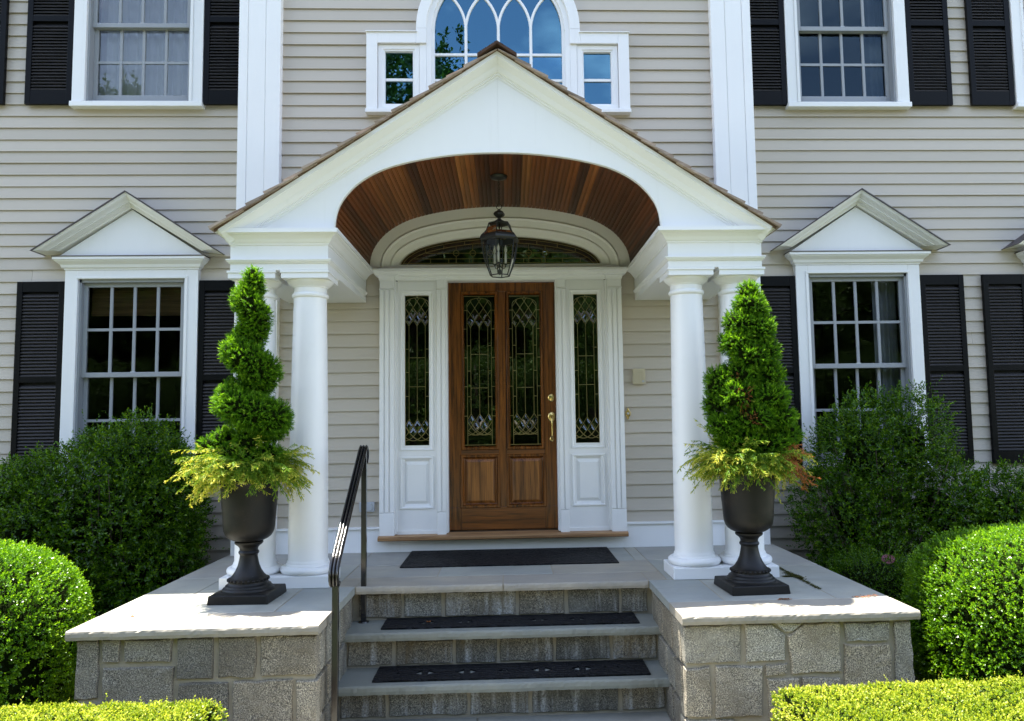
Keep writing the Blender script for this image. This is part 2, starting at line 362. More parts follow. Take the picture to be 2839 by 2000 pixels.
def board1(x0, x1, y, z):
    o = link('siding_board', BOARD, house, (x0, y+random.uniform(-.0012, .0012), z-ZG+random.uniform(-.0012, .0012))); o.scale = (x1-x0, 1, 1); o.rotation_euler = (0, random.uniform(-.0005, .0005), 0)
    return o
WC = 3.187
def cutsegs(x0, x1, z, holes):
    segs = [(x0, x1)]
    for a, b, c, d in holes:
        if z+PIT > c+.005 and z < d-.005:
            ns = []
            for s in segs:
                if b <= s[0] or a >= s[1]: ns.append(s); continue
                if a > s[0]: ns.append((s[0], a))
                if b < s[1]: ns.append((b, s[1]))
            segs = ns
    return segs
z = 2.038-PIT*27
while z < 5.2:
    for sgn in (-1, 1):
        hol = [(WC-.45, WC+.45, .47, 2.15), (WC-.45, WC+.45, 3.74, 5.12)]
        for a, b in cutsegs(2.10, 5.95, z, hol): board(*( (a, b) if sgn > 0 else (-b, -a)), WY, z)
    z += PIT
z = 3.426-PIT*13; PH = [(-1.0, 1.0, 3.53, 4.05), (-.60, .60, 4.04, 5.2), (-1.03, 1.03, 2.0, 2.62)]
while z < 5.0:
    for a, b in cutsegs(-1.81, 1.81, z, PH): board(a, b, BY, z)
    z += PIT
z = .873-.1046*8
while z < 2.06:
    for s in (-1, 1): board(*((.975, 1.81) if s > 0 else (-1.81, -.975)), BY, z)
    z += .1046
# sheathing with openings, roof and eaves
def wall_holes(mb, x0, x1, z0, z1, y, holes):
    xs = sorted({x0, x1, *[h[i] for h in holes for i in (0, 1)]}); zs = sorted({z0, z1, *[h[i] for h in holes for i in (2, 3)]})
    for i in range(len(xs)-1):
        for j in range(len(zs)-1):
            cx, cz = (xs[i]+xs[i+1])/2, (zs[j]+zs[j+1])/2
            if any(h[0] < cx < h[1] and h[2] < cz < h[3] for h in holes): continue
            mb.add([(xs[i], y, zs[j]), (xs[i+1], y, zs[j]), (xs[i+1], y, zs[j+1]), (xs[i], y, zs[j+1])], [(0, 1, 2, 3)])
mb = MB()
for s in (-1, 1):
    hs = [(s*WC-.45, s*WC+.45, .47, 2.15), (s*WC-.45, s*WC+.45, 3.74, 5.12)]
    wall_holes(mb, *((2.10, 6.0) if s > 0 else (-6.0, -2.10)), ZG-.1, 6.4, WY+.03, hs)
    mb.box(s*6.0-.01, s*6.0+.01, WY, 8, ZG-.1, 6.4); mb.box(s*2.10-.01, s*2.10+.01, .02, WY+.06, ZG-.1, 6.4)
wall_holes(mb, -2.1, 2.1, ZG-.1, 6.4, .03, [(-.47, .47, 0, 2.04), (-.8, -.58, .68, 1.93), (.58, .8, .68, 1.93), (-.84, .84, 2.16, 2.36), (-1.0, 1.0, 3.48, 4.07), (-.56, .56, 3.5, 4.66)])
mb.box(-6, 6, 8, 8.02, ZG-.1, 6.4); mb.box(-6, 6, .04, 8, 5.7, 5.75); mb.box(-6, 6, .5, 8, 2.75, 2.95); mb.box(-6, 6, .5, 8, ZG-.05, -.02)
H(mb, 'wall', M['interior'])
mb = MB().add([(-6.3, -.06, 6.85), (6.3, -.06, 6.85), (6.3, 4.1, 9.4), (-6.3, 4.1, 9.4), (-6.3, 8.3, 6.85), (6.3, 8.3, 6.85)], [(0, 1, 2, 3), (3, 2, 5, 4), (0, 4, 5, 1), (1, 5, 2), (0, 3, 4)])
mb.box(-2.45, 2.45, -.42, .6, 6.75, 6.97); mb.box(-6.2, 6.2, .47, .52, 6.38, 6.86)
H(mb, 'roof', M['flash'])  # out of view; eave lines set for where their shadow crosses the stoop
# corner pilasters, skirt board
for s in (-1, 1):
    a, b = sorted((s*1.807, s*2.148)); mb = MB().box(a, b, -.0565, .44, ZF-.0, 5.6)
    for u0, u1, y in ((0, .072, -.064), (.077, .218, -.061), (.223, .341, -.064)):
        p, q = sorted((s*(2.148-u0), s*(2.148-u1))); mb.box(p, q, y, -.055, ZF+.002, 5.6)
    H(mb, 'corner_pilaster', M['white'], bevel=.003)
    a, b = sorted((s*.99, s*1.806)); mb = MB().box(a, b, -.022, .02, ZF, .036); mb.box(a, b, -.040, .02, .036, .05)
    H(mb, 'skirt_board', M['white'])
H(MB().box(-.99, .99, -.024, .02, ZF, -.055), 'skirt_board', M['white'])

# ---- double-hung windows with casings
def dh_window(cx, z0, z1, zm, pediment, top_rows=2, bot_rows=2, extra=None, glass=None):
    w = thing('window', 'x', 'x'); del w['label'], w['category']; w.parent = house; w.location = (cx, WY, z0-ZG)
    hw = .457; yt = -.05; W = lambda m, n, mat, **k: m.build(n, mat, w, **k)
    hz = z1-z0; m = MB()
    top = hz+(.074 if pediment else .105)
    for s in (-1, 1):
        a, b = sorted((s*hw, s*.564)); m.box(a, b, yt, .03, -.03, top); a, b = sorted((s*(hw-.006), s*(hw+.020))); m.box(a, b, yt-.008, .03, 0, hz+.0)
    m.box(-hw-.02, hw+.02, yt-.008, .03, hz, hz+.022); m.box(-hw, hw, yt, .03, hz+.022, top)
    W(m, 'casing', M['white'], bevel=.003)
    W(MB().box(-.572, .572, yt-.022, .03, -.052, -.006), 'sill', M['white'], bevel=.004)
    # jamb liner
    m = MB()
    for s in (-1, 1): a, b = sorted((s*hw, s*.432)); m.box(a, b, -.028, .09, 0, hz)
    m.box(-hw, hw, -.028, .09, hz-.028, hz); m.box(-hw, hw, -.02, .09, 0, .02); W(m, 'jamb', M['sash'])
    def sash(nm, a, b, y, rows, br, tr):
        m = MB()
        for s in (-1, 1): p, q = sorted((s*.432, s*.397)); m.box(p, q, y, y+.035, a, b)
        m.box(-.397, .397, y, y+.035, a, a+br); m.box(-.397, .397, y, y+.035, b-tr, b); W(m, nm, M['sash'], bevel=.003)
        ga, gb = a+br, b-tr; rh = (gb-ga)/rows; cw = .794/4
        for i in range(1, 4):
            x = -.397+cw*i; W(MB().add([(x-.011, y+.006, ga), (x+.011, y+.006, ga), (x+.015, y+.014, ga), (x-.015, y+.014, ga), (x-.011, y+.006, gb), (x+.011, y+.006, gb), (x+.015, y+.014, gb), (x-.015, y+.014, gb)],
              [(0, 3, 2, 1), (4, 5, 6, 7), (0, 1, 5, 4), (1, 2, 6, 5), (2, 3, 7, 6), (3, 0, 4, 7)]), 'muntin', M['sash'])
        for j in range(1, rows):
            zz = ga+rh*j; W(MB().box(-.397, .397, y+.0075, y+.014, zz-.012, zz+.012), 'muntin', M['sash'])
        for j in range(rows):
            for i in range(4):
                x = -.397+cw*i; zz = ga+rh*j
                t = random.uniform(-.0012, .0012); t2 = random.uniform(-.0012, .0012)
                W(MB().add([(x, y+.018+t, zz), (x+cw, y+.018-t, zz), (x+cw, y+.018-t+t2, zz+rh), (x, y+.018+t+t2, zz+rh)], [(0, 1, 2, 3)]), 'pane', M[glass or ('glass_low' if pediment else 'glass')])
    zr = zm-z0
    sash('upper_sash', zr-.021, hz-.028, .008, top_rows, .042, .036)
    sash('lower_sash', .02, zr+.021, .046, bot_rows, .075, .042)
    W(MB().lathe([(.012, 0), (.012, .008), (.006, .014)], (0, .03, zr+.021), 10).box(-.02, .02, .012, .03, zr+.021, zr+.027), 'sash_lock', M['plate'])
    if pediment:
        zc = hz+.074
        m = MB().sweep([(-.564, .0), (-.564, yt), (.564, yt), (.564, .0)], [(0, zc), (.006, zc+.003), (.008, zc+.014), (.022, zc+.022), (.03, zc+.045), (.055, zc+.066), (.064, zc+.075), (.064, zc+.082), (.074, zc+.084), (.074, zc+.106), (-.02, zc+.106)], lambda x, y, h: (x, y, h))
        # path runs left to right so the normal points outwards
        W(m, 'hood_cornice', M['white'])
        W(MB().box(-.642, .642, yt-.079, .02, zc+.106, zc+.114), 'flashing', M['flash'])
        zb = zc+.114; ap = 2.876-z0; tip = .762; tz = ap-.664*tip
        m = MB().prism([(-.62, zb), (.62, zb), (0, zb+.41)], -.07, .02); W(m, 'tympanum', M['white'])
        pr = [(0, .02), (0, -.205), (.010, -.205), (.012, -.198), (.020, -.195), (.03, -.185), (.04, -.165), (.052, -.15), (.060, -.148), (.062, -.135), (.068, -.130), (.07, -.118), (.076, -.112), (.079, -.1), (.093, -.092), (.095, .02)]
        def rake(prof):
            m = MB(); sl = .664; k_ = math.sqrt(1+sl*sl); n = len(prof)
            for sg in (-1, 1):
                vs = []
                for end in (1, 0):
                    for o, y in prof:
                        if end: x = tip-o*k_/sl*.98; zz = tz+.02*o/.095     # lower end cut level
                        else: x = 0.0; zz = ap-o*k_
                        vs.append((sg*x, y, zz))
                m.add(vs, [(j, j+1, n+j+1, n+j) for j in range(n-1)]+[(n-1, 0, n, 2*n-1), tuple(range(n))])
            return m
        W(rake(pr), 'rake_molding', M['white'])
        W(rake([(-.006, .02), (-.006, -.215), (.005, -.215), (.005, .02)]), 'flashing', M['flash'])
    if extra: extra(w, W, hz)
    return w
def bamboo(w, W, hz):
    b = MB().box(-.42, .42, .125, .130, hz-.30, hz).build('blind', M['bamboo'], w)
    m = MB()
    for i in range(24): m.tube([(-.42, .12, hz-.01-i*.0122), (.42, .12, hz-.01-i*.0122)], .0046, 6)
    m.build('blind_slats', M['bamboo'], w)['kind'] = 'stuff'
def curtain(mat, x0, x1, n=7, amp=.02, z0=0.0):
    def f(w, W, hz):
        m = MB(); k = n*8; vs = []
        for i in range(k+1):
            x = x0+(x1-x0)*i/k; y = .16+amp*math.sin(i/8*2*math.pi)+.006*math.sin(i*1.7)
            vs += [(x, y, z0), (x, y, hz)]
        m.add(vs, [(2*i, 2*i+2, 2*i+3, 2*i+1) for i in range(k)]); m.build('curtain', mat, w, True)
    return f
def both(*fs):
    def f(w, W, hz):
        for g in fs: g(w, W, hz)
    return f
dh_window(-WC, 3.735, 5.12, 4.46, False, extra=curtain(M['pale_sheet'], -.44, .44, 9, .018))  # pale sheet stands in for cloud glare reflected on the screened panes
dh_window(WC, 3.735, 5.12, 4.46, False, extra=curtain(M['drape'], .26, .44, 3, .02), glass='glass_dark')
dh_window(-WC, .47, 2.155, 1.328, True, extra=bamboo)
dh_window(WC, .47, 2.155, 1.328, True, extra=both(curtain(M['drape'], .22, .44, 3, .02), curtain(M['drape'], -.44, -.34, 2, .02)))
dh_window(5.32, 3.735, 5.12, 4.46, False)
dh_window(5.32, .47, 2.155, 1.328, True)

# ---- louvred shutters
LOUV = MB().add([(0, 0, 0), (1, 0, 0), (1, .02, .024), (0, .02, .024), (0, .001, -.0055), (1, .001, -.0055), (1, .024, .0195), (0, .024, .0195)],
                [(0, 1, 2, 3), (4, 7, 6, 5), (0, 4, 5, 1), (3, 2, 6, 7), (0, 3, 7, 4), (1, 5, 6, 2)]).mesh('louver', M['louver'])
nl = [0]
def shutter(x0, z0, z1, mid, bot, single, clip=None):
    s = MB(); w = .402; x1 = x0+w; st = .048; y0, y1 = WY-.042, WY-.008
    g = bpy.data.objects.new('shutter', None)
    m = MB().box(0, st, 0, .034, 0, z1-z0).box(w-st, w, 0, .034, 0, z1-z0)
    m.box(st, w-st, .0015, .0325, 0, bot).box(st, w-st, .0015, .0325, mid-.026-z0, mid+.026-z0).box(st, w-st, .0015, .0325, z1-z0-.09, z1-z0)
    m.box(st, w-st, .030, .033, bot, z1-z0-.09)
    g = m.build('shutter', M['shutter'], house, bevel=.002, loc=(x0, y0, z0-ZG))
    rows = []
    for a, b in ((bot+.008, mid-.030-z0), (mid+.030-z0, z1-z0-.094)):
        zz = a
        while zz < b-.02: rows.append(zz); zz += .0285
    if single:
        for zz in rows:
            o = link('louver', LOUV, g, (st, .004, zz)); o.scale = (w-2*st, 1, 1); nl[0] += 1
    else:
        m = MB()
        for zz in rows: m.add([(st+v[0]*(w-2*st), .004+v[1], zz+v[2]) for v in [tuple(p.co) for p in LOUV.vertices]], [tuple(p.vertices) for p in LOUV.polygons])
        o = m.build('louver', M['louver'], g); o['kind'] = 'stuff'
for x0, sg in ((-WC-.970, 1), (-WC+.570, 1), (WC-.970, 1), (WC+.568, 1), (4.336, 1)): shutter(x0, .44, 2.136, 1.292, .115, sg)
for x0 in (-WC-.972, -WC+.568, WC-.970, WC+.570, 4.340, -4.742): shutter(x0, 3.712, 5.14, 4.494, .128, False)

# ---- arched window above the portico
pw = MB(); yt = -.05
CZ = 4.18
def arc(r, a0, a1, n): return [(r*math.cos(R(a0+(a1-a0)*i/n)), CZ+r*math.sin(R(a0+(a1-a0)*i/n))) for i in range(n+1)]
def band(mb, outer, inner, y0, y1):
    n = len(outer)
    for i in range(n-1):
        a, b, c, d = outer[i], outer[i+1], inner[i+1], inner[i]
        mb.add([(p[0], y0, p[1]) for p in (a, b, c, d)]+[(p[0], y1, p[1]) for p in (a, b, c, d)], [(0, 1, 2, 3), (7, 6, 5, 4), (0, 4, 5, 1), (2, 6, 7, 3)])
mb = MB()
band(mb, arc(.690, 0, 180, 40), arc(.605, 0, 180, 40), yt, .03)
for s in (-1, 1):
    def B(a, b, z0, z1, y=yt): p, q = sorted((s*a, s*b)); mb.box(p, q, y, .03, z0, z1)
    B(1.012, 1.103, 3.4465, 4.1425); B(.690, 1.012, 4.050, 4.143); B(.605, .690, 4.050, CZ, yt+.0007); B(.68, 1.112, 4.143, 4.152, yt-.012)
mb.box(-1.108, 1.108, yt-.02, .03, 3.445, 3.477)
aw = H(mb, 'arched_window', M['white'], bevel=.003)
mb = MB(); band(mb, arc(.605, 0, 180, 40), arc(.560, 0, 180, 40), -.028, .03); band(mb, arc(.565, 0, 180, 40), arc(.537, 0, 180, 40), -.012, .03)
for s in (-1, 1):
    for a, b, y in ((.565, .605, -.0283), (.537, .566, -.0123)): p, q = sorted((s*a, s*b)); mb.box(p, q, y, .03, 3.477, CZ)
    p, q = sorted((s*.6055, s*.662)); mb.box(p, q, -.0315, .03, 3.477, 4.05)
H(mb, 'frame', M['white'], parent=aw)
mb = MB().prism([(-.545, 3.477), (.545, 3.477)]+arc(.545, 0, 180, 30), .012, .0121)
H(mb, 'pane', M['sky_glass'], parent=aw)
def mbar(path, name='muntin', w=.013, y=-.004): H(MB().sweep(path, [(-w, .012), (-w*.75, y), (w*.75, y), (w, .012)], VXZ), name, M['white'], parent=aw)
for x in (-.275, 0, .275): mbar([(x, 3.477), (x, 4.20)])
for zz in (3.747, 3.972): mbar([(-.54, zz), (.54, zz)], y=-.0035)
for x in (-.275, 0, .275):
    for s in (-1, 1):
        pts = []
        for i in range(15):
            a = R(75*i/14); px, pz = x+s*.40*(1-math.cos(a)), 4.195+.40*math.sin(a)
            if math.hypot(px, pz-CZ) < .54: pts.append((px, pz))
        mbar(pts, w=.012, y=-.0045-.0004*s)
for s in (-1, 1):
    a, b = sorted((s*.664, s*1.008)); m = MB().frame(a, b, 3.481, 4.046, 0, [(0, .02), (0, -.026), (.038, -.026), (.040, -.020), (.054, -.018), (.058, .0), (.058, .02)]); H(m, 'casement_sash', M['white'], parent=aw)
    for z0, z1 in ((3.535, 3.748), (3.748, 3.99)):
        tt = random.uniform(-.0015, .0015)
        H(MB().add([(a+.055, .008+tt, z0), (b-.055, .008-tt, z0), (b-.055, .008-tt, z1), (a+.055, .008+tt, z1)], [(0, 1, 2, 3)]), 'pane', M['sky_glass'], parent=aw)
    H(MB().box(a+.058, b-.058, -.006, .012, 3.738, 3.760), 'muntin', M['white'], parent=aw)

# ---- front door with leaded lights
door = H(MB().box(-.457, .457, .062, .10, .004, .186).box(-.457, -.340, .05, .10, .186, 2.03).box(.340, .457, .05, .10, .186, 2.03).box(-.036, .030, .0505, .10, .186, 1.955)
         .box(-.340, .340, .0505, .10, 1.955, 2.03).box(-.457, -.34, .0505, .10, .004, .186).box(.34, .457, .0505, .10, .004, .186), 'front_door', M['oak'], bevel=.002)
for r_ in ((-.340, .340, .0045, .186), (-.340, -.036, .606, .652), (.03, .340, .606, .652)): H(MB().box(r_[0], r_[1], .0503, .09, r_[2], r_[3]), 'rail', M['oakrail'], parent=door, bevel=.002)
def ribbons(mb, lines, y, w=.0023, d=.004):
    for k, pl in enumerate(lines):
        yy = y-.0003*(k % 5)
        mb.sweep(pl, [(-w, yy+d), (-w*.6, yy), (w*.6, yy), (w, yy+d)], VXZ)
def lattice(cx, zt, zb, hw, arch_z, arch_top, step, bot_lim):
    L = []
    def inside(x, z, top):
        if abs(x) > hw+1e-6: return False
        if top:
            if z > arch_z: return (x/hw)**2+((z-arch_z)/(arch_top-arch_z))**2 <= 1.0
            return True
        return z >= bot_lim
    for top, z0, sg in ((True, zt, 1), (False, zb, -1)):
        for x0 in (-3, -2, -1, 0, 1, 2, 3):
            for s in (-1, 1):
                pts = []
                for i in range(60):
                    t_ = i*.005
                    x = x0*step+s*t_; z_ = z0+sg*(1.53*t_ - (.0 if top else .9*max(0, t_-.06)**2*8))
                    if inside(x, z_, top): pts.append((cx+x, z_))
                if len(pts) > 2 and (abs(x0) <= 1 or s*x0 < 0): L.append([pts[0]]+pts[3:-1:4]+[pts[-1]])
    return L
def leaded(cx, w2, z0, z1, bord, v, parent, y, rows, ticks_in, ticks_out, zt, zb):
    H(MB().add([(cx-w2, y, z0), (cx+w2, y, z0), (cx+w2, y, z1), (cx-w2, y, z1)], [(0, 1, 2, 3)]), 'pane', M['leaded'], parent=parent)
    L = []
    az, at = z1-.07, z1-.018
    arc_ = [(cx+bord*math.cos(R(a)), az+(at-az)*math.sin(R(a))) for a in range(0, 181, 15)]
    L.append([(cx+bord, z0)]+arc_+[(cx-bord, z0)])
    for x in (-v, 0, v): L.append([(cx+x, zb), (cx+x, zt)])
    for h in rows: L.append([(cx-v, h), (cx+v, h)])
    for h in ticks_in: L += [[(cx-bord, h), (cx-v, h)], [(cx+v, h), (cx+bord, h)]]
    for h in ticks_out: L += [[(cx-w2, h), (cx-bord, h)], [(cx+bord, h), (cx+w2, h)]]
    L.append([(cx, at), (cx, z1)]); L += [[(cx-w2, z1-.003), (cx+w2, z1-.003)], [(cx-w2, z0+.003), (cx+w2, z0+.003)]]
    L += lattice(cx, zt, zb, bord, az, at, v, z0+.004)
    m = MB(); ribbons(m, L, y-.006); H(m, 'came', M['came'], parent=parent)
    # bevelled glass lozenges where the came lines cross
    for x, zz in ((-v, zt+.053), (0, zt+.053), (v, zt+.053), (-v/2, zt+.107), (v/2, zt+.107), (-v/2, zb-.107), (v/2, zb-.107), (-v, zb-.053), (0, zb-.053), (v, zb-.053)):
        a, b = v*.42, .046; a2, b2 = a*.45, b*.45; c = (cx+x, zz)
        if abs(x)+a > bord: a = max(.01, bord-abs(x)-.002); a2 = a*.4
        o_ = [(c[0]-a, zz), (c[0], zz-b), (c[0]+a, zz), (c[0], zz+b)]; i_ = [(c[0]-a2, zz), (c[0], zz-b2), (c[0]+a2, zz), (c[0], zz+b2)]
        H(MB().add([(p[0], y-.0015, p[1]) for p in o_]+[(p[0], y-.0065, p[1]) for p in i_], [(4, 5, 6, 7)]+[(k, (k+1) % 4, 4+(k+1) % 4, 4+k) for k in range(4)]), 'bevel', M['leaded'], parent=parent)
for cx in (-.187, .1885):
    m = MB().frame(cx-.154, cx+.156, .646, 1.958, 0, [(0, .049), (.006, .040), (.018, .040), (.024, .047), (.03, .066)]); H(m, 'molding', M['oak'], parent=door)
    leaded(cx, .127, .684, 1.92, .100, .071, door, .066, (1.433, 1.155), (1.505, 1.295, 1.083), (1.80, 1.644, 1.405, 1.166, .924), 1.656, .941)
    m = MB().frame(cx-.163, cx+.163, .178, .610, 0, [(0, .049), (.006, .041), (.018, .041), (.024, .049), (.030, .062), (.036, .066)]); H(m, 'molding', M['oak'], parent=door)
    H(MB().frustum((cx-.128, cx+.128, .213, .575), (cx-.103, cx+.103, .238, .55), .066, .052), 'panel', M['oakpanel'], parent=door)
m = MB()
for i in range(1): m.lathe([(.0, .0), (.03, .0), (.03, .004), (.024, .010), (.016, .012), (.016, .018), (.0, .020)], (0, 0, 0), 24)
m.v = [(v[0]*.85+.400, .05-v[2], v[1]*1.15+1.066) for v in m.v]; H(m, 'deadbolt', M['brass'], parent=door, smooth=True, ang=40)
m = MB().lathe([(.0, .0), (.032, .0), (.032, .005), (.024, .012), (.0, .014)], (0, 0, 0), 24); m.v = [(v[0]*.9+.402, .05-v[2], v[1]*1.35+.908) for v in m.v]
m2 = MB().tube(smoothpts([(.402, .045, .915), (.402, .012, .912), (.402, -.004, .890), (.402, -.010, .850), (.402, -.008, .800), (.402, .002, .755), (.402, .022, .733), (.402, .047, .728)], 26), [.011]*3+[.0095]*8+[.0075]*8+[.009]*7, 10)
m2.box(.392, .412, .0, .04, .912, .920)
m3_ = MB().lathe([(.0, .0), (.016, .0), (.016, .004), (.008, .01), (.0, .011)], (0, 0, 0), 16); m3_.v = [(v[0]+.402, .05-v[2], v[1]*1.4+.727) for v in m3_.v]
m.add(m2.v, m2.f).add(m3_.v, m3_.f); H(m, 'door_handle', M['brass'], parent=door, smooth=True, ang=45)

# ---- door surround: pilasters, sidelights, entablature, fanlight, threshold
th = H(MB().prism([(-.005, -.055), (-.108, -.052), (-.117, -.045), (-.117, -.026), (-.108, -.018), (.07, -.002), (.07, -.055)], -.992, .992), 'threshold', M['oaksill'], bevel=.002)
th.data.vertices.foreach_set('co', np.array([(v.co.y, v.co.x, v.co.z) for v in th.data.vertices]).ravel()); th.data.update()
sur = MB()
def PX(s, a, b): return sorted((s*a, s*b))
for s in (-1, 1):
    for a, b, y in ((.868, .987, -.066), (.457, .527, -.056)):
        p, q = PX(s, a, b); sur.box(p, q, y+.012, .03, -.02, 2.05)
        g = (b-a); n = 3 if g > .1 else 2
        for i in range(n):
            u0 = a+g*i/n+(.005 if i else 0); u1 = a+g*(i+1)/n-(.005 if i < n-1 else 0); p, q = PX(s, u0, u1); sur.box(p, q, y, y+.013, .166, 1.955)
        p, q = PX(s, a, b); sur.box(p, q, y-.0005, y+.013, -.018, .162); p, q = PX(s, a-.004, b+.004); sur.box(p, q, y-.006, .02, 1.957, 1.967); p, q = PX(s, a, b); sur.box(p, q, y-.0007, y+.013, 1.969, 2.046)
    p, q = PX(s, .850, .869); sur.box(p, q, -.04, .03, -.008, 2.03)
# frame round the door leaf
for s in (-1, 1): p, q = PX(s, .4405, .4575); sur.box(p, q, -.042, .048, -.005, 2.045)
sur.box(-.458, .458, -.043, .049, 2.031, 2.048)
ds = H(sur, 'door_surround', M['white'], bevel=.002)
pr = [(0, 2.034), (.010, 2.036), (.012, 2.050), (.018, 2.054), (.022, 2.062), (.030, 2.064), (.036, 2.074), (.040, 2.088), (.052, 2.096), (.056, 2.100), (.056, 2.120), (-.03, 2.124)]
path = [(-.987, .0), (-.987, -.066), (-.868, -.066), (-.868, -.042), (-.527, -.042), (-.527, -.056), (-.455, -.056), (-.455, -.048), (.455, -.048), (.455, -.056), (.527, -.056), (.527, -.042), (.868, -.042), (.868, -.066), (.987, -.066), (.987, .0)]
H(MB().sweep(path, [(o*.55 if zz < 2.07 else o, zz) for o, zz in pr], HXY).box(-1.03, 1.03, -.118, .02, 2.1005, 2.1225), 'entablature', M['white'], parent=ds)
for s in (-1, 1):
    cx = s*.6915; sd = H(MB().box(*PX(s, .527, .593), -.02, .03, -.016, 1.93).box(*PX(s, .790, .850), -.02, .03, -.016, 1.93).box(*PX(s, .528, .849), -.0203, .03, 1.917, 2.0935)
           .box(*PX(s, .593, .790), -.0203, .03, .60, .693).box(*PX(s, .593, .790), -.0203, .03, -.016, .190), 'sidelight', M['white'])
    a, b = PX(s, .555, .830)
    H(MB().frame(a, b, .650, 1.957, 0, [(0, -.019), (.004, -.027), (.012, -.027), (.018, -.022), (.030, -.016), (.038, .0)]), 'molding', M['white'], parent=sd)
    leaded(cx, .099, .690, 1.918, .0965, .066, sd, .004, (1.405, 1.168), (1.476, 1.285, 1.09), (), 1.667, .904)
    H(MB().frame(a, b, .186, .604, 0, [(0, -.019), (.004, -.030), (.013, -.030), (.02, -.02), (.03, -.008), (.036, -.004)]), 'molding', M['white'], parent=sd)
    H(MB().box(a+.02, b-.02, -.004, .02, .2, .59).frustum((a+.040, b-.040, .226, .564), (a+.066, b-.066, .252, .538), -.003, -.019), 'panel', M['white'], parent=sd)
    H(MB().box(*PX(s, .528, .849), -.029, .0, -.015, .016), 'base_molding', M['white'], parent=sd)
OC = [(-1.070, 2.104), (-1.070, 2.150), (-1.049, 2.262), (-1.0, 2.352), (-.913, 2.442), (-.78, 2.521), (-.62, 2.573), (-.41, 2.614), (-.2, 2.637), (0, 2.643)]
OC = OC+[(-x, z) for x, z in OC[:-1]][::-1]
ARCH = smoothpts(OC, 85)
def offs(pl, d):
    P = np.array(pl); T = np.gradient(P, axis=0); T /= np.linalg.norm(T, axis=1)[:, None]; return [tuple(p) for p in P+np.c_[T[:, 1], -T[:, 0]]*d]
A2 = smoothpts(OC, 61)
fan = H(MB().sweep(A2, [(-.03, .01), (-.03, -.052), (.083, -.052), (.088, -.046), (.088, .01)], VXZ), 'fanlight', M['cream'])
H(MB().sweep(offs(A2, .088), [(0, -.02), (.002, -.060), (.010, -.066), (.020, -.060), (.026, -.052), (.034, -.050), (.070, -.040), (.080, -.046), (.086, -.048), (.096, -.040), (.102, -.034), (.110, -.030), (.142, -.018), (.150, .012)], VXZ), 'arch_molding', M['cream'], parent=fan)
H(MB().box(-.99, .99, -.062, .01, 2.124, 2.150).box(-.85, .85, -.045, .01, 2.150, 2.166), 'ledge', M['cream'], parent=fan)
G = offs(A2, .236); G = [p for p in G if p[1] >= 2.166]; G = [(G[0][0]-.001, 2.166)]+G+[(G[-1][0]+.001, 2.166)]
H(MB().prism(G[::-1], .006, .0062), 'pane', M['leaded'], parent=fan)
GM = [p for p in offs(A2, .236)]
def gline(d):
    q = offs(A2, .236+d); return [p for p in q if p[1] > 2.172]
L = [gline(.006), gline(.020), gline(.052)]
def gz(x, d):
    q = gline(d); xs = [p[0] for p in q]; zs = [p[1] for p in q]; o = np.argsort(xs); return float(np.interp(x, np.array(xs)[o], np.array(zs)[o]))
def hx(z_, d): q = gline(d); return max([abs(p[0]) for p in q if p[1] >= z_]+[.1])
for zz, d in ((2.269, .052), (2.222, .052), (2.186, .02)): e = hx(zz, d); L.append([(-e, zz), (e, zz)])
for x in (-.369, -.232, -.09, .09, .232, .369):
    L.append([(x, 2.186), (x, 2.245)]); L.append([(x, 2.293), (x, gz(x, .052))]); L.append([(x+.024*math.cos(R(a)), 2.269+.024*math.sin(R(a))) for a in range(0, 361, 30)])
for x in (-.62, -.47, -.3, -.15, 0, .15, .3, .47, .62): L.append([(x, gz(x, .052)), (x, gz(x, .02))]); L.append([(x+.04, 2.186), (x+.04, 2.222)])
m = MB(); ribbons(m, L, -.002, .0027); H(m, 'came', M['came'], parent=fan)

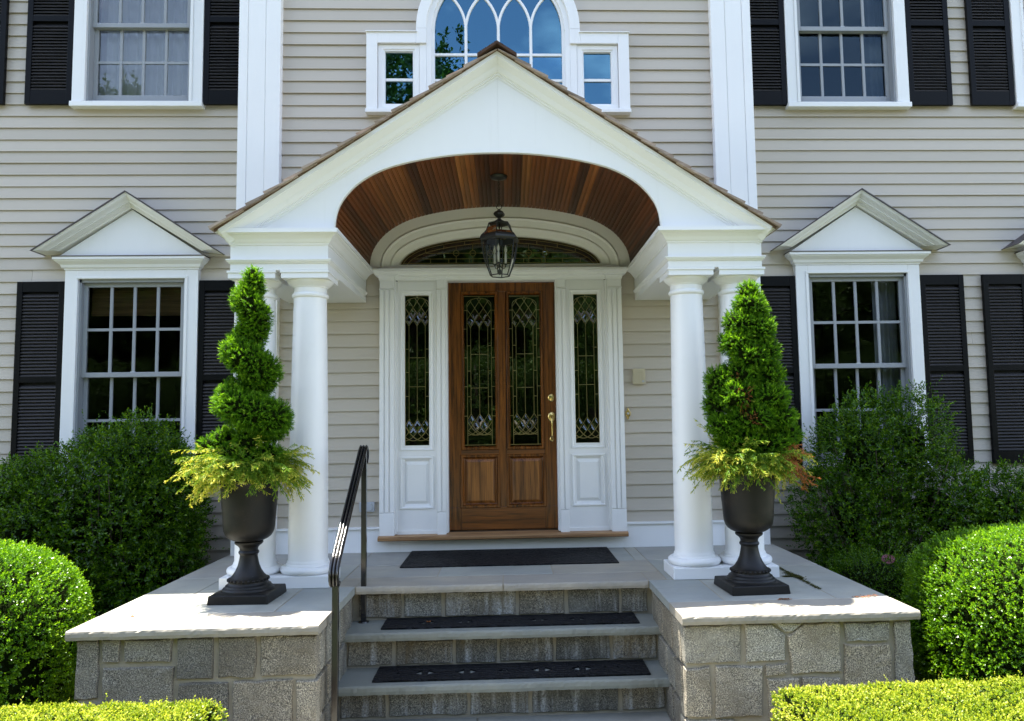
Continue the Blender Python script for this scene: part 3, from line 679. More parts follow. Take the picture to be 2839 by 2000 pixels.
# ------------------------------------------------------------------ portico
FY = -1.36
por = thing('entry_portico', 'white gabled entry porch with arched wood ceiling on paired columns', 'porch', (0, FY/2, ZF))
def Pp(mb, name, mat, **k): return H(mb, name, mat, parent=k.pop('parent', por), **k)
CXs = (1.256, 1.594); CY = -1.20
for s in (-1, 1):
    Pp(MB().box(*PX(s, 1.084, 1.764), -1.362, -1.035, ZF, -.074), 'plinth', M['white'], bevel=.005)
    ent = Pp(MB().box(*PX(s, 1.106, 1.728), FY, -.002, 1.8625, 2.119), 'entablature', M['white'], bevel=.002)
    path = [(-1.728, -.004), (-1.728, FY), (-1.106, FY), (-1.106, -.066)]
    if s > 0: path = [(-x, y) for x, y in path][::-1]
    w_ = lambda pl: MB().sweep(path, pl, HXY)
    Pp(w_([(0, 2.024), (.006, 2.026), (.008, 2.036), (.014, 2.040), (.020, 2.048), (.028, 2.062), (.045, 2.080), (.060, 2.088), (.062, 2.093), (.074, 2.0935), (.074, 2.1195), (0, 2.122)]), 'cornice', M['white'], parent=ent)
    Pp(w_([(0, 1.905), (.006, 1.907), (.010, 1.914), (.016, 1.917), (.018, 1.924), (.022, 1.926), (.022, 1.933), (0, 1.935)]), 'band_molding', M['white'], parent=ent)
    for cx in CXs:
        c = (s*cx, CY, 0)
        shaft = []
        for i in range(17):
            t_ = i/16; shaft.append((.1245-.0185*t_**1.7, .012+t_*(1.70-.012)))
        col = Pp(MB().lathe([(.132, -.012), (.132, -.004), (.127, .004)]+shaft, c, 40), 'column', M['white'], smooth=True, ang=35)
        Pp(MB().lathe([(.12, -.074)]+[(.148+.024*math.cos(R(a)), -.050+.024*math.sin(R(a))) for a in range(-90, 91, 15)]+[(.140, -.026), (.139, -.018), (.134, -.012), (.12, -.0115)], c, 40), 'base', M['white'], parent=col, smooth=True, ang=35)
        Pp(MB().lathe([(.105, 1.695), (.108, 1.700), (.115, 1.704), (.1185, 1.711), (.1185, 1.720), (.115, 1.727), (.107, 1.730), (.1055, 1.765), (.111, 1.767), (.113, 1.773), (.120, 1.777), (.130, 1.786), (.141, 1.797), (.148, 1.806), (.149, 1.8125)], c, 40).box(s*cx-.149, s*cx+.149, CY-.157, CY+.149, 1.813, 1.8622).box(s*cx-.155, s*cx+.155, CY-.163, CY+.150, 1.848, 1.8618), 'capital', M['white'], parent=col, smooth=True, ang=30)
# gable board with arched opening
SL = .662; RT = 3.287
def rk(x): return RT-SL*abs(x)
xs = sorted(set([-1.745, -1.728, -1.4, -1.2]+[p[0] for p in ARCH]+[1.2, 1.4, 1.728, 1.745]))
ar = np.array(ARCH); mid = len(ARCH)//2
def az_(x):
    if abs(x) >= 1.0699: return 2.1195
    return float(np.interp(abs(x), [p[0] for p in ARCH[mid:]], [p[1] for p in ARCH[mid:]]))
colx = sorted(set([round(x, 4) for x in xs])); colx = [x for x in colx if abs(x) < 1.066]; colx = sorted(set([-1.742, -1.4, -1.0701, 0.0]+colx+[1.0701, 1.4, 1.742]))
gb = MB()
for a, b in zip(colx, colx[1:]):
    za, zb_ = az_(a), az_(b)
    if abs(a) > 1.07 and abs(b) < 1.07: za = 2.1195
    v = [(a, FY, za), (b, FY, zb_), (b, FY, rk(b)-.02), (a, FY, rk(a)-.02)]; w = [(x, FY+.045, z_) for x, _, z_ in v]
    gb.add(v+w, [(0, 1, 2, 3), (7, 6, 5, 4), (0, 4, 5, 1)])
for s in (-1, 1):
    h = MB()
    for f in gb.f:
        if all(s*gb.v[i][0] >= -1e-6 for i in f): h.add([(v[0]+s*.0003 if abs(v[0]) < .002 else v[0], v[1], v[2]) for v in (gb.v[i] for i in f)], [tuple(range(len(f)))])
    Pp(h, 'gable_board', M['white'])
Pp(MB().sweep(ARCH, [(-.004, FY+.012), (-.004, FY-.006), (.007, FY-.006), (.007, FY+.012)], VXZ), 'arch_bead', M['cream'])
pr = [(.120, FY+.01), (.120, FY-.004), (.108, FY-.006), (.104, FY-.014), (.094, FY-.016), (.090, FY-.026), (.078, FY-.034), (.060, FY-.044), (.044, FY-.062), (.032, FY-.076), (.026, FY-.080), (.024, FY-.086), (.0, FY-.088), (0, FY+.01)]
for s in (-1, 1):
    pth = [(s*1.775, rk(1.775)), (0, RT)] if s > 0 else [(0, RT), (-1.775, rk(1.775))]
    m = MB(); mx_ = 1/math.sqrt(1+SL*SL)
    vs = []; n = len(pr)
    for x in (1.778, 0.0):
        for d, y in pr:
            zz = rk(x)-d/mx_; xx = x
            if x > 1: xx = x-d*.55; zz = rk(xx)-d/mx_
            vs.append((s*xx, y, zz))
    m.add(vs, [(j, j+1, n+j+1, n+j) for j in range(n-1)]+[tuple(range(n))]); Pp(m, 'rake_molding', M['white'])
    # roof deck and eave soffit
    Pp(MB().add([(0, -1.455, RT), (0, -.004, RT), (s*1.80, -.004, rk(1.80)), (s*1.80, -1.455, rk(1.80)), (0, -1.455, RT+.014), (0, -.004, RT+.014), (s*1.80, -.004, rk(1.80)+.014), (s*1.80, -1.455, rk(1.80)+.014)],
       [(0, 1, 2, 3), (4, 5, 6, 7), (0, 3, 7, 4), (2, 6, 7, 3), (1, 5, 6, 2)]), 'roof_deck', M['shingle']).color = (.16, .11, .075, 1)
    Pp(MB().add([(s*1.729, -1.36, 2.06), (s*1.729, -.01, 2.06), (s*1.80, -.01, rk(1.80)-.003), (s*1.80, -1.44, rk(1.80)-.003)], [(0, 1, 2, 3)]), 'eave_soffit', M['cream'])
# cedar ceiling planks
Pp(MB().sweep(offs(ARCH, -.022), [(0, FY+.045), (0, -.055)], VXZ, cap=False), 'ceiling_backing', M['bronze'])
PL = smoothpts(OC, 83); pal = [(.25, .078, .018), (.15, .045, .011), (.36, .128, .030), (.095, .028, .008), (.29, .095, .022), (.47, .19, .050), (.19, .058, .014)]
last = pal[0]
for i in range(82):
    a, b = np.array(PL[i]), np.array(PL[i+1]); t_ = (b-a)/np.linalg.norm(b-a); nn = np.array([t_[1], -t_[0]]); W2 = np.linalg.norm(b-a); a2, b2 = a+t_*.0011, b-t_*.0011; ex = .0045 if (i % 2) else 0
    if i % 2 == 0: last = pal[random.randrange(7)] if random.random() < .75 else last
    prf = [a2-nn*.012, a2-nn*(-.0), a2+t_*.004+nn*.0, b2-t_*.010+nn*.0, b2-t_*.0085-nn*.003, b2-t_*.0065-nn*.003, b2-t_*.005+nn*.0008, b2-nn*.001, b2-nn*.012]
    k = len(prf); y0, y1 = FY+.046, -.054
    o = Pp(MB().add([(p[0], y0, p[1]) for p in prf]+[(p[0], y1, p[1]) for p in prf], [(j, j+1, k+j+1, k+j) for j in range(k-1)]+[tuple(range(k)), tuple(range(2*k-1, k-1, -1))]), 'ceiling_plank', M['cedar'])
    jt = random.uniform(.62, 1.12); color(o, [c*jt for c in last])
# shingles and ridge caps
ang = math.atan(SL); exq = .138
SH = MB().add([(0, 0, 0), (.24, 0, .0015), (.24, 1, .0015), (0, 1, 0), (0, 0, .019), (.24, 0, .004), (.24, 1, .004), (0, 1, .019)], [(0, 3, 2, 1), (4, 5, 6, 7), (0, 1, 5, 4), (1, 2, 6, 5), (2, 3, 7, 6), (3, 0, 4, 7)]).mesh('shingle', M['shingle'])
slope_len = 1.822/math.cos(ang)
for s in (-1, 1):
    for c_ in range(16):
        d = slope_len-exq*c_      # distance of the butt from the ridge
        if d < .16: break
        yv = -1.468-random.uniform(0, .020)
        while yv < -.01:
            wd = random.uniform(.16, .26); wd = min(wd, -.004-yv)
            if wd < .03: break
            o = link('shingle', SH, por)
            jit = random.uniform(-.006, .006); dd = d+jit; lift = .0160+random.uniform(0, .006)
            bx = s*(dd*math.cos(ang)); bz = RT-dd*math.sin(ang)+lift
            o.location = (bx-por.location.x, yv-por.location.y, bz-por.location.z)
            o.rotation_euler = (0, (-(ang+.055)) if s < 0 else (math.pi+ang+.055), 0) if s < 0 else (0, 0, 0)
            if s < 0: o.rotation_euler = (0, -(ang-.055), 0); o.scale = (1, wd-.003, 1)
            else: o.rotation_euler = (0, (ang-.055), 0); o.scale = (-1, wd-.003, 1)
            g_ = random.uniform(.7, 1.25); color(o, (.42*g_, .355*g_, .295*g_))
            yv += wd
yv = -1.49
for i in range(10):
    for s in (-1, 1):
        m = MB().add([(0, yv, RT+.052), (0, yv+.19, RT+.038), (s*.128, yv+.19, RT+.038-.128*SL), (s*.128, yv, RT+.052-.128*SL), (0, yv, RT+.034), (0, yv+.19, RT+.024), (s*.128, yv+.19, RT+.022-.128*SL), (s*.128, yv, RT+.030-.128*SL)],
           [(0, 1, 2, 3), (7, 6, 5, 4), (0, 3, 7, 4), (1, 5, 6, 2), (2, 6, 7, 3)])
        o = Pp(m, 'ridge_cap', M['shingle']); g_ = random.uniform(.7, 1.1); color(o, (.10*g_, .062*g_, .045*g_))
    yv += .15
    if yv > -.2: break

# ------------------------------------------------------------------ stone stoop
stoop = thing('front_stoop', 'granite and bluestone stoop with three steps between cheek walls', 'stoop', (0, -1.1, ZG))
def St(mb, name, mat, **k): return H(mb, name, mat, parent=stoop, **k)
core = MB()
for s in (-1, 1):
    core.box(*PX(s, .955, 2.135), -2.235, .44, ZG-.1, ZF-.045)
core.box(-.96, .96, -1.262, .02, ZG-.1, ZF-.045).box(-.955, .955, -1.492, -1.262, ZG-.1, -.422).box(-.955, .955, -1.722, -1.492, ZG-.1, -.648)
St(core, 'mortar_core', M['mortar'])
St(MB().box(-2.17, 2.17, -1.345, .43, ZF-.046, ZF-.0028).box(.935, 2.17, -2.27, -1.345, ZF-.046, ZF-.0028).box(-2.17, -.935, -2.27, -1.345, ZF-.046, ZF-.0028), 'mortar_joint', M['mortar'])
def slab(x0, x1, y0, y1, z1, c, nm='flagstone', th=.046, g=.0042):
    # sawn top, hand-split front edge: the front face is uneven and slightly undercut
    dz = random.uniform(-.0015, .0015); m = MB(); nx = max(2, int((x1-x0)/.018)); vs = []; rough = nm in ('coping', 'nosing', 'tread'); w1 = 0.0
    A = .0022 if rough else .0010
    for i in range(nx+1):
        x = x0+g+(x1-x0-2*g)*i/nx; w1 = .86*w1+random.gauss(0, A*.55); f_ = y0+g+w1; e = abs(random.gauss(0, A*.5))
        vs += [(x, f_+A*.9+random.uniform(0, A), z1-th+random.uniform(0, A)), (x, f_-random.uniform(0, A), z1-th*.62), (x, f_+random.uniform(-A, A)*.6, z1-th*.25), (x, f_+.002+e, z1+dz-.0035-e*.5), (x, f_+.006+e, z1+dz), (x, y1-g-.003, z1+dz), (x, y1-g, z1+dz-.003), (x, y1-g, z1-th)]
    fs = []
    for i in range(nx):
        a = 8*i; b = a+8
        for j in range(8): fs.append((a+j, a+(j+1) % 8, b+(j+1) % 8, b+j))
    fs += [tuple(range(7, -1, -1)), tuple(range(8*nx, 8*nx+8))]
    o = St(m.add(vs, fs), nm, M['slab'], bevel=0); color(o, c); return o
for s in (-1, 1):
    X = lambda a, b: PX(s, a, b)
    slab(*X(.923, 2.183), -2.292, -1.962, ZF, TAN[0], 'coping')
    slab(*X(.923, 1.245), -1.962, -1.332, ZF, BLUE[2]); slab(*X(1.245, 1.877), -1.962, -1.332, ZF, BLUE[1])
    slab(*X(1.877, 2.183), -1.962, -.945, ZF, BLUE[1]); slab(*X(1.877, 2.183), -.945, .44, ZF, (.34, .33, .29))
    slab(*X(1.045, 1.877), -1.332, -.60, ZF, BLUE[0]); slab(*X(1.045, 1.877), -.60, -.02, ZF, (.33, .325, .29))
    slab(*X(0, .923), -1.362, -1.058, ZF, TAN[1 if s < 0 else 2], 'nosing'); slab(*X(.923, 1.045), -1.332, -1.058, ZF, TAN[1])
for a, b, c in ((-1.045, -.44, (.315, .305, .265)), (-.44, .336, BLUE[0]), (.336, 1.045, (.335, .308, .25))): slab(a, b, -1.058, -.62, ZF, c)
for a, b, c in ((-1.045, -.30, (.315, .31, .28)), (-.30, .45, BLUE[1]), (.45, .96, BLUE[0]), (.96, 1.045, BLUE[3])): slab(a, b, -.62, -.02, ZF, c)
slab(-.954, .954, -1.598, -1.268, -.372, (.205, .215, .185), 'tread', .05); slab(-.966, .966, -1.848, -1.498, -.596, (.200, .212, .185), 'tread', .052)
def stone(pts, c, n, u, dep=.10, proud=.015, stained=False, tone=1.0):
    # irregular polygon face: pts 2D outline in the (u, z) plane, n = outward normal axis
    P = np.array(pts, float); ctr = P.mean(0); Q = []
    for i in range(len(P)):
        a, b = P[i], P[(i+1) % len(P)]; L_ = np.linalg.norm(b-a); k = max(1, int(L_/.055))
        for j in range(k): q = a+(b-a)*j/k; q = ctr+(q-ctr)*(1-.0022/max(.04, np.linalg.norm(q-ctr))); Q.append(q+RNG.uniform(-.0050, .0050, 2))
    Q = np.array(Q); k = len(Q)
    rings = [(1.0, -dep), (1.0, proud*.0), (.985, proud*.6), (.945, proud)]; vs = []
    for sc, h in rings:
        for q in Q:
            w = ctr+(q-ctr)*sc; vs.append((w[0], h+(RNG.uniform(-.003, .003) if h > 0 else 0), w[1]))
    inner = [ctr+(q-ctr)*.5 for q in Q]
    for w in inner: vs.append((w[0], proud+RNG.uniform(-.001, .003), w[1]))
    vs.append((ctr[0], proud+.001, ctr[1])); fs = []
    for r_ in range(4):
        for j in range(k): a = r_*k+j; b = r_*k+(j+1) % k; fs.append((a, b, b+k, a+k))
    for j in range(k): fs.append((4*k+j, 4*k+(j+1) % k, 5*k))
    fs.append(tuple(range(k-1, -1, -1)))
    m = MB().add([n(*v) for v in vs], fs); o = St(m, 'stone', M['granite_wet' if stained else 'granite'])
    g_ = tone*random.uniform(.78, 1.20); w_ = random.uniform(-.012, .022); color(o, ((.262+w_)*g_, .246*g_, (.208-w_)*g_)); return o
front = lambda u, h, z_: (u, -2.238-h, z_)
def rect(x0, z0, x1, z1, j=.008, g=.0): return [(x0+random.uniform(0, j), z0+random.uniform(0, j)), (x1-random.uniform(0, j), z0+random.uniform(0, j)), (x1-random.uniform(0, j), z1-random.uniform(0, j)), (x0+random.uniform(0, j), z1-random.uniform(0, j))]
LS = [(-2.150, -.500, -2.030, -.196), (-2.020, -.316, -1.922, -.200), (-1.910, -.322, -1.662, -.198), (-1.650, -.412, -1.458, -.200), (-1.445, -.410, -1.247, -.196), (-1.232, -.408, -.935, -.196), (-2.020, -.560, -1.658, -.332), (-1.643, -.640, -1.382, -.424), (-1.368, -.650, -1.060, -.420), (-1.048, -.660, -.935, -.420),
      (-2.150, -.86, -1.88, -.512), (-1.87, -.86, -1.655, -.572), (-1.64, -.86, -1.30, -.652), (-1.288, -.86, -.935, -.672)]
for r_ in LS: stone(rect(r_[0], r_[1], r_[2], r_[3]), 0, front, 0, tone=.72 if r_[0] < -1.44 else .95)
RS = [rect(.937, -.400, 1.245, -.202), [(1.262, -.398), (1.474, -.397), (1.474, -.268), (1.400, -.208), (1.262, -.205)], [(1.420, -.203), (1.565, -.203), (1.520, -.246), (1.470, -.252)],
      [(1.500, -.465), (1.765, -.466), (1.770, -.206), (1.580, -.206), (1.490, -.270)], rect(1.785, -.310, 2.036, -.204), rect(1.779, -.560, 2.035, -.320), rect(2.052, -.560, 2.152, -.204),
      rect(.937, -.670, 1.078, -.412), rect(1.095, -.675, 1.352, -.412), rect(1.366, -.468, 1.488, -.412), rect(1.368, -.70, 1.540, -.478), rect(1.553, -.640, 1.765, -.478),
      rect(.937, -.86, 1.2, -.682), rect(1.212, -.86, 1.55, -.712), rect(1.562, -.86, 1.86, -.652), rect(1.87, -.86, 2.152, -.572)]
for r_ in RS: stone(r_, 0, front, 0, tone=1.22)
for s in (-1, 1):          # stair side and garden side of the cheek walls
    side = lambda u, h, z_, s=s: (s*(.952-h), u, z_)
    for z0, z1, cuts in ((-.41, -.20, (-2.20, -1.98, -1.70, -1.38)), (-.62, -.42, (-2.20, -2.02, -1.80, -1.52)), (-.86, -.63, (-2.20, -1.95, -1.74))):
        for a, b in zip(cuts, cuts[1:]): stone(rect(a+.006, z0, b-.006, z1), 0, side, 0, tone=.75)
    outer = lambda u, h, z_, s=s: (s*(2.138+h), u, z_)
    for z0, z1, cuts in ((-.48, -.20, (-2.20, -1.8, -1.35, -.95, -.5, -.1, .4)), (-.86, -.49, (-2.20, -1.6, -1.2, -.7, -.3, .4))):
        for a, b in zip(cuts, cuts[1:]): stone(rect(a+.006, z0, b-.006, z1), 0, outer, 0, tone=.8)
for yv, z0, z1, js in ((-1.266, -.362, -.208, (-.932, -.641, -.382, .087, .404, .753, .935)), (-1.496, -.585, -.440, (-.95, -.662, -.298, -.032, .311, .656, .95)), (-1.726, -.806, -.668, (-.945, -.667, -.202, .153, .673, .945))):
    rf = lambda u, h, z_, yv=yv: (u, yv-h*.6, z_)
    for a, b in zip(js, js[1:]): stone(rect(a+.006, z0, b-.006, z1, .004), 0, rf, 0, dep=.05, stained=True, tone=.66)

# ------------------------------------------------------------------ mats
def mat_obj(label, x0, x1, y0, y1, z, holes, group, cat):
    c = ((x0+x1)/2, (y0+y1)/2); t_ = .007; m = MB(); ym = (y0+y1)/2; hs = sorted(holes, key=lambda h: h[0]); cells = []; x = x0+.02
    fr = [(x0, x0+.02, y0, y1), (x1-.02, x1, y0, y1), (x0+.02, x1-.02, y0, y0+.02), (x0+.02, x1-.02, y1-.02, y1)]
    for k, (a, b, e, f) in enumerate(fr): m.box(a, b, e, f, z, z+t_+.001)
    Y0, Y1 = y0+.02, y1-.02
    edges = [x0+.02]
    for h in hs: edges += [h[0]-.004, h[1]+.004]
    edges.append(x1-.02)
    for i in range(0, len(edges)-1, 2): m.box(edges[i], edges[i+1], Y0, Y1, z, z+t_)
    for a, b, hh, d, oy in hs:
        A, B = a-.004, b+.004; cy = ym+oy; tip, base = (a, b) if d < 0 else (b, a); E0, E1 = (A, B) if d < 0 else (B, A)
        for zz in (z+t_,):
            v = [(E0, Y0, zz), (E1, Y0, zz), (E1, Y1, zz), (E0, Y1, zz), (E0, cy, zz), (tip, cy, zz), (base, cy+hh, zz), (base, cy-hh, zz), (E1, cy+hh, zz), (E1, cy-hh, zz)]
            w = [(p[0], p[1], z) for p in (v[5], v[6], v[7])]
            m.add(v+w, [(4, 5, 6, 8, 2, 3), (6, 7, 9, 8), (0, 1, 9, 7, 5, 4), (5, 10, 11, 6), (6, 11, 12, 7), (7, 12, 10, 5)])
    m.v = rel(m.v, (c[0], c[1], z)); o = m.build('doormat' if cat == 'doormat' else 'stair_mat', M['mat'], None, bevel=0, loc=(c[0], c[1], z)); tag(o, label, cat, group); return o
def tri(c, L_, d, hh=.030, oy=0): return (c-L_/2, c+L_/2, hh, d, oy)
mat_obj('wide black rubber doormat lying in front of the wooden door', -.733, .824, -.735, -.035, ZF+.001, [tri(.03, .018, 1, .016, .1)], None, 'doormat')
m1 = []
for c in (-.47, -.24, .22, .46): m1 += [tri(c-.04, .045, -1), tri(c+.04, .045, 1)]
m1 += [tri(.0, .018, -1, .014), tri(.04, .018, 1, .014), tri(.66, .012, 1, .012)]
mat_obj('long black rubber tread mat on the upper step below the porch floor', -.738, .832, -1.522, -1.275, -.370, m1, 'tread mats on the steps', 'stair mat')
m2 = []
for c in (-.46, -.215, .225, .465): m2 += [tri(c-.043, .05, -1, .040), tri(c+.043, .05, 1, .040)]
m2 += [tri(-.02, .03, -1, .022), tri(.03, .03, 1, .022), tri(-.62, .02, -1, .018), tri(.68, .024, 1, .02)]
mat_obj('long black rubber tread mat on the lowest step, its triangular holes largest', -.745, .846, -1.785, -1.515, -.594, m2, 'tread mats on the steps', 'stair mat')

# ------------------------------------------------------------------ handrail
hr = thing('handrail', 'black wrought iron stair handrail on two posts with scrolled ends', 'handrail', (-.883, -2.10, ZW))
def Hr(mb, name, **k): return H(mb, name, M['iron'], parent=hr, **k)
Hr(MB().box(-.899, -.867, -2.116, -2.084, ZW, .125), 'post', bevel=.002); Hr(MB().box(-.893, -.861, -1.336, -1.304, -.372, .70), 'post', bevel=.002)
Hr(MB().lathe([(.034, 0), (.032, .006), (.02, .01)], (-.877, -1.32, -.372), 16), 'post_flange')
pth = smoothpts([(-1.288, .628), (-1.262, .650), (-1.262, .690), (-1.290, .716), (-1.34, .700), (-1.5, .583), (-1.7, .436), (-1.9, .289), (-2.05, .178), (-2.105, .137), (-2.140, .095), (-2.146, .050), (-2.122, .022), (-2.095, .030)], 60)
prf = [(-.027, -.006)]+[(x, .006+.012*abs(math.cos(math.pi*(x/.054)*3))**.8) for x in np.linspace(-.027, .027, 31)]+[(.027, -.006)]
vs = []; fs = []; k = len(prf); P_ = np.array(pth); T_ = np.gradient(P_, axis=0); T_ /= np.linalg.norm(T_, axis=1)[:, None]
for i, (y, z_) in enumerate(pth):
    up = np.array([T_[i, 1], -T_[i, 0]]); up = np.array([T_[i][1], -T_[i][0]])
    for a, h in prf: vs.append((-.884+a, y+up[0]*h, z_+up[1]*h))
for i in range(len(pth)-1):
    for j in range(k): a = i*k+j; b = i*k+(j+1) % k; fs.append((a, b, b+k, a+k))
fs += [tuple(range(k)), tuple(range((len(pth)-1)*k+k-1, (len(pth)-1)*k-1, -1))]
Hr(MB().add(vs, fs), 'rail', smooth=True, ang=62)

# ------------------------------------------------------------------ urns
def urn(label, x, y, rz, k=1.0):
    u = thing('urn', label, 'urn', (x, y, ZF), 'planter urns on the cheek walls', rz)
    hw = .174
    MB().add([(-hw, -hw, 0), (hw, -hw, 0), (hw, hw, 0), (-hw, hw, 0), (-hw+.006, -hw+.006, .050), (hw-.006, -hw+.006, .050), (hw-.006, hw-.006, .050), (-hw+.006, hw-.006, .050), (-.13, -.13, .058), (.13, -.13, .058), (.13, .13, .058), (-.13, .13, .058)],
       [(3, 2, 1, 0), (0, 1, 5, 4), (1, 2, 6, 5), (2, 3, 7, 6), (3, 0, 4, 7), (4, 5, 9, 8), (5, 6, 10, 9), (6, 7, 11, 10), (7, 4, 8, 11), (8, 9, 10, 11)]).build('base', M['urn'], u, bevel=.005)
    MB().lathe([(.146, .054), (.146, .062), (.140, .070), (.132, .074), (.128, .084), (.116, .090), (.112, .098), (.110, .104), (.112, .112), (.112, .122), (.104, .126), (.090, .140), (.074, .165), (.061, .195), (.054, .225), (.0505, .246), (.0505, .256), (.056, .262), (.059, .270), (.056, .278), (.051, .283), (.053, .296), (.062, .308), (.076, .318), (.081, .324), (.081, .332), (.070, .338)], (0, 0, 0), 36).build('pedestal', M['urn'], u, True, ang=40)
    m = MB()
    for i in range(26): a = 2*math.pi*i/26; m.lathe([(.002, -.0085), (.0075, -.004), (.0085, 0), (.0075, .004), (.002, .0085)], (.113*math.cos(a), .113*math.sin(a), .114), 6)
    m.build('bead_molding', M['urn'], u, True)['kind'] = 'stuff'
    MB().lathe([(.03, .335), (.070, .337), (.088, .341), (.108, .350), (.125, .363), (.137, .381), (.1435, .400), (.147, .420), (.1495, .460), (.1575, .560), (.163, .640), (.167, .672), (.173, .680), (.1755, .688), (.173, .697), (.166, .700), (.158, .694), (.153, .660), (.03, .65)], (0, 0, 0), 44).build('bowl', M['urn'], u, True, ang=45)
    MB().lathe([(.0, .672), (.156, .672)], (0, 0, 0), 24, cap=False).build('soil', M['soil'], u)
    return u
urn('black cast urn holding the spiral spruce, beside the handrail', -1.502, -1.605, R(-2))
urn('black cast urn holding the bushy spruce with a browned cypress tuft', 1.482, -1.665, R(3))

# ------------------------------------------------------------------ pendant lantern
LX, LY = -.003, -.86
lan = thing('hanging_lantern', 'dark bronze six sided glass lantern hanging from the arched porch ceiling', 'lantern', (LX, LY, 1.905))
def La(mb, name, mat='bronze', **k): return H(mb, name, M[mat], parent=lan, **k)
ZC = 2.640
La(MB().lathe([(.0, 0), (.063, 0), (.063, -.006), (.055, -.018), (.02, -.026), (.012, -.03), (.0, -.03)], (LX, LY, ZC), 28), 'canopy', smooth=True, ang=40)
m = MB(); zz = ZC-.03; i = 0
while zz > 2.435:
    pts = [(.0075*math.cos(R(a)), .0115*math.sin(R(a))) for a in range(0, 360, 45)]
    m.tube([(LX+(p[0] if i % 2 else 0), LY+(0 if i % 2 else p[0]), zz-.008+p[1]) for p in pts], .0019, 5, True); zz -= .0175; i += 1
La(m, 'chain')
La(MB().tube([(LX+.019*math.cos(R(a)), LY, 2.414+.019*math.sin(R(a))) for a in range(0, 360, 24)], .0028, 6, True), 'ring')
La(MB().lathe([(.004, 2.396), (.010, 2.392), (.016, 2.386), (.034, 2.376), (.043, 2.364), (.042, 2.354), (.028, 2.342), (.014, 2.334), (.012, 2.326), (.022, 2.318), (.034, 2.310), (.052, 2.300), (.080, 2.294), (.083, 2.288), (.078, 2.284), (.0, 2.284)], (LX, LY, 0), 6, R(20)), 'finial', smooth=False)
ROT = R(20)
def hexp(r, z_, j): a = ROT+R(60*j); return (LX+r*math.cos(a), LY+r*math.sin(a), z_)
La(MB().lathe([(.132, 2.205), (.139, 2.200), (.146, 2.186), (.148, 2.172), (.142, 2.162), (.134, 2.158), (.120, 2.158), (.120, 2.2)], (LX, LY, 0), 6, ROT, False), 'band')
m = MB()
for j in range(6):
    m.tube(smoothpts([hexp(.080, 2.288, j), hexp(.088, 2.262, j), hexp(.106, 2.226, j), hexp(.134, 2.200, j)], 8), .0042, 5)
    m.tube(smoothpts([hexp(.133, 2.160, j), hexp(.129, 2.110, j), hexp(.112, 2.020, j), hexp(.072, 1.912, j)], 12), .0045, 5)
    m.tube([hexp(.072, 1.912, j), hexp(.072, 1.912, j+1)], .0042, 5); m.tube([hexp(.108, 2.222, j), hexp(.108, 2.222, j+1)], .001, 4)
La(m, 'frame')
for j in range(6):
    up = [(.081, 2.286), (.088, 2.262), (.106, 2.226), (.132, 2.202)]; lo = [(.131, 2.158), (.127, 2.110), (.110, 2.020), (.0715, 1.913)]
    for q in (up, lo):
        v = []
        for r_, z_ in q: v += [hexp(r_, z_, j), hexp(r_, z_, j+1)]
        La(MB().add(v, [(2*i, 2*i+1, 2*i+3, 2*i+2) for i in range(len(q)-1)]), 'pane', 'lantern_glass')
m = MB().lathe([(.005, 2.29), (.005, 1.96), (.012, 1.95), (.012, 1.93), (.004, 1.918)], (LX, LY, 0), 10)
cands = []
for a in (20, 140, 260):
    d = Vector((math.cos(R(a)), math.sin(R(a)), 0)); m.tube(smoothpts([Vector((LX, LY, 1.985))+d*.006, Vector((LX, LY, 1.965))+d*.02, Vector((LX, LY, 1.972))+d*.04, Vector((LX, LY, 1.995))+d*.046], 9), .003, 6)
    c = Vector((LX, LY, 0))+d*.046; m.lathe([(.002, 1.99), (.013, 1.998), (.013, 2.001), (.009, 2.002)], (c.x, c.y, 0), 10); cands.append(c)
La(m, 'candle_arm', smooth=True)
for c in cands: La(MB().lathe([(.0085, 2.0), (.0085, 2.075), (.004, 2.078), (.009, 2.09), (.011, 2.105), (.006, 2.125), (.001, 2.14)], (c.x, c.y, 0), 12), 'candle', 'candle', smooth=True)

# ------------------------------------------------------------------ small wall fittings
kp = thing('keypad', 'cream entry keypad screwed to the clapboards right of the door', 'keypad', (1.1235, -.004, 1.166))
MB().box(-.0505, .0505, -.024, .008, 0, .128).build('body', M['plastic'], kp, bevel=.004)
kb = MB().box(-.044, .044, -.0245, -.02, .008, .120).mesh('key', M['candle'])
for i in range(4):
    for j in range(5):
        link('key', bpy.data.meshes.get('key_cap') or MB().box(-.0085, .0085, -.027, -.0235, -.0085, .0085).mesh('key_cap', M['plastic']), kp, (-.0315+i*.021, 0, .022+j*.0205))
MB().box(.022, .040, -.0285, -.0238, .014, .030).build('indicator', M['plate'], kp)
db = thing('doorbell', 'small ornate brass doorbell on the clapboards below the keypad', 'doorbell', (1.0255, -.004, .877))
MB().prism([(0, 0), (.006, .008), (.008, .02), (.020, .034), (.020, .062), (.008, .078), (.006, .09), (0, .098), (-.006, .09), (-.008, .078), (-.020, .062), (-.020, .034), (-.008, .02), (-.006, .008)], -.012, .008).build('plate', M['brass'], db, bevel=.003)
m = MB().lathe([(.011, 0), (.011, .004), (.006, .007), (.0, .008)], (0, 0, 0), 16); m.v = [(v[0], -.012-v[2], .049+v[1]) for v in m.v]; m.build('button', M['candle'], db, True)
oc = thing('outlet_cover', 'grey weatherproof outlet cover low on the wall behind the handrail', 'outlet cover', (-1.094, -.004, .171))
MB().box(-.060, .060, -.018, .008, 0, .076).build('plate', M['plate'], oc, bevel=.004)
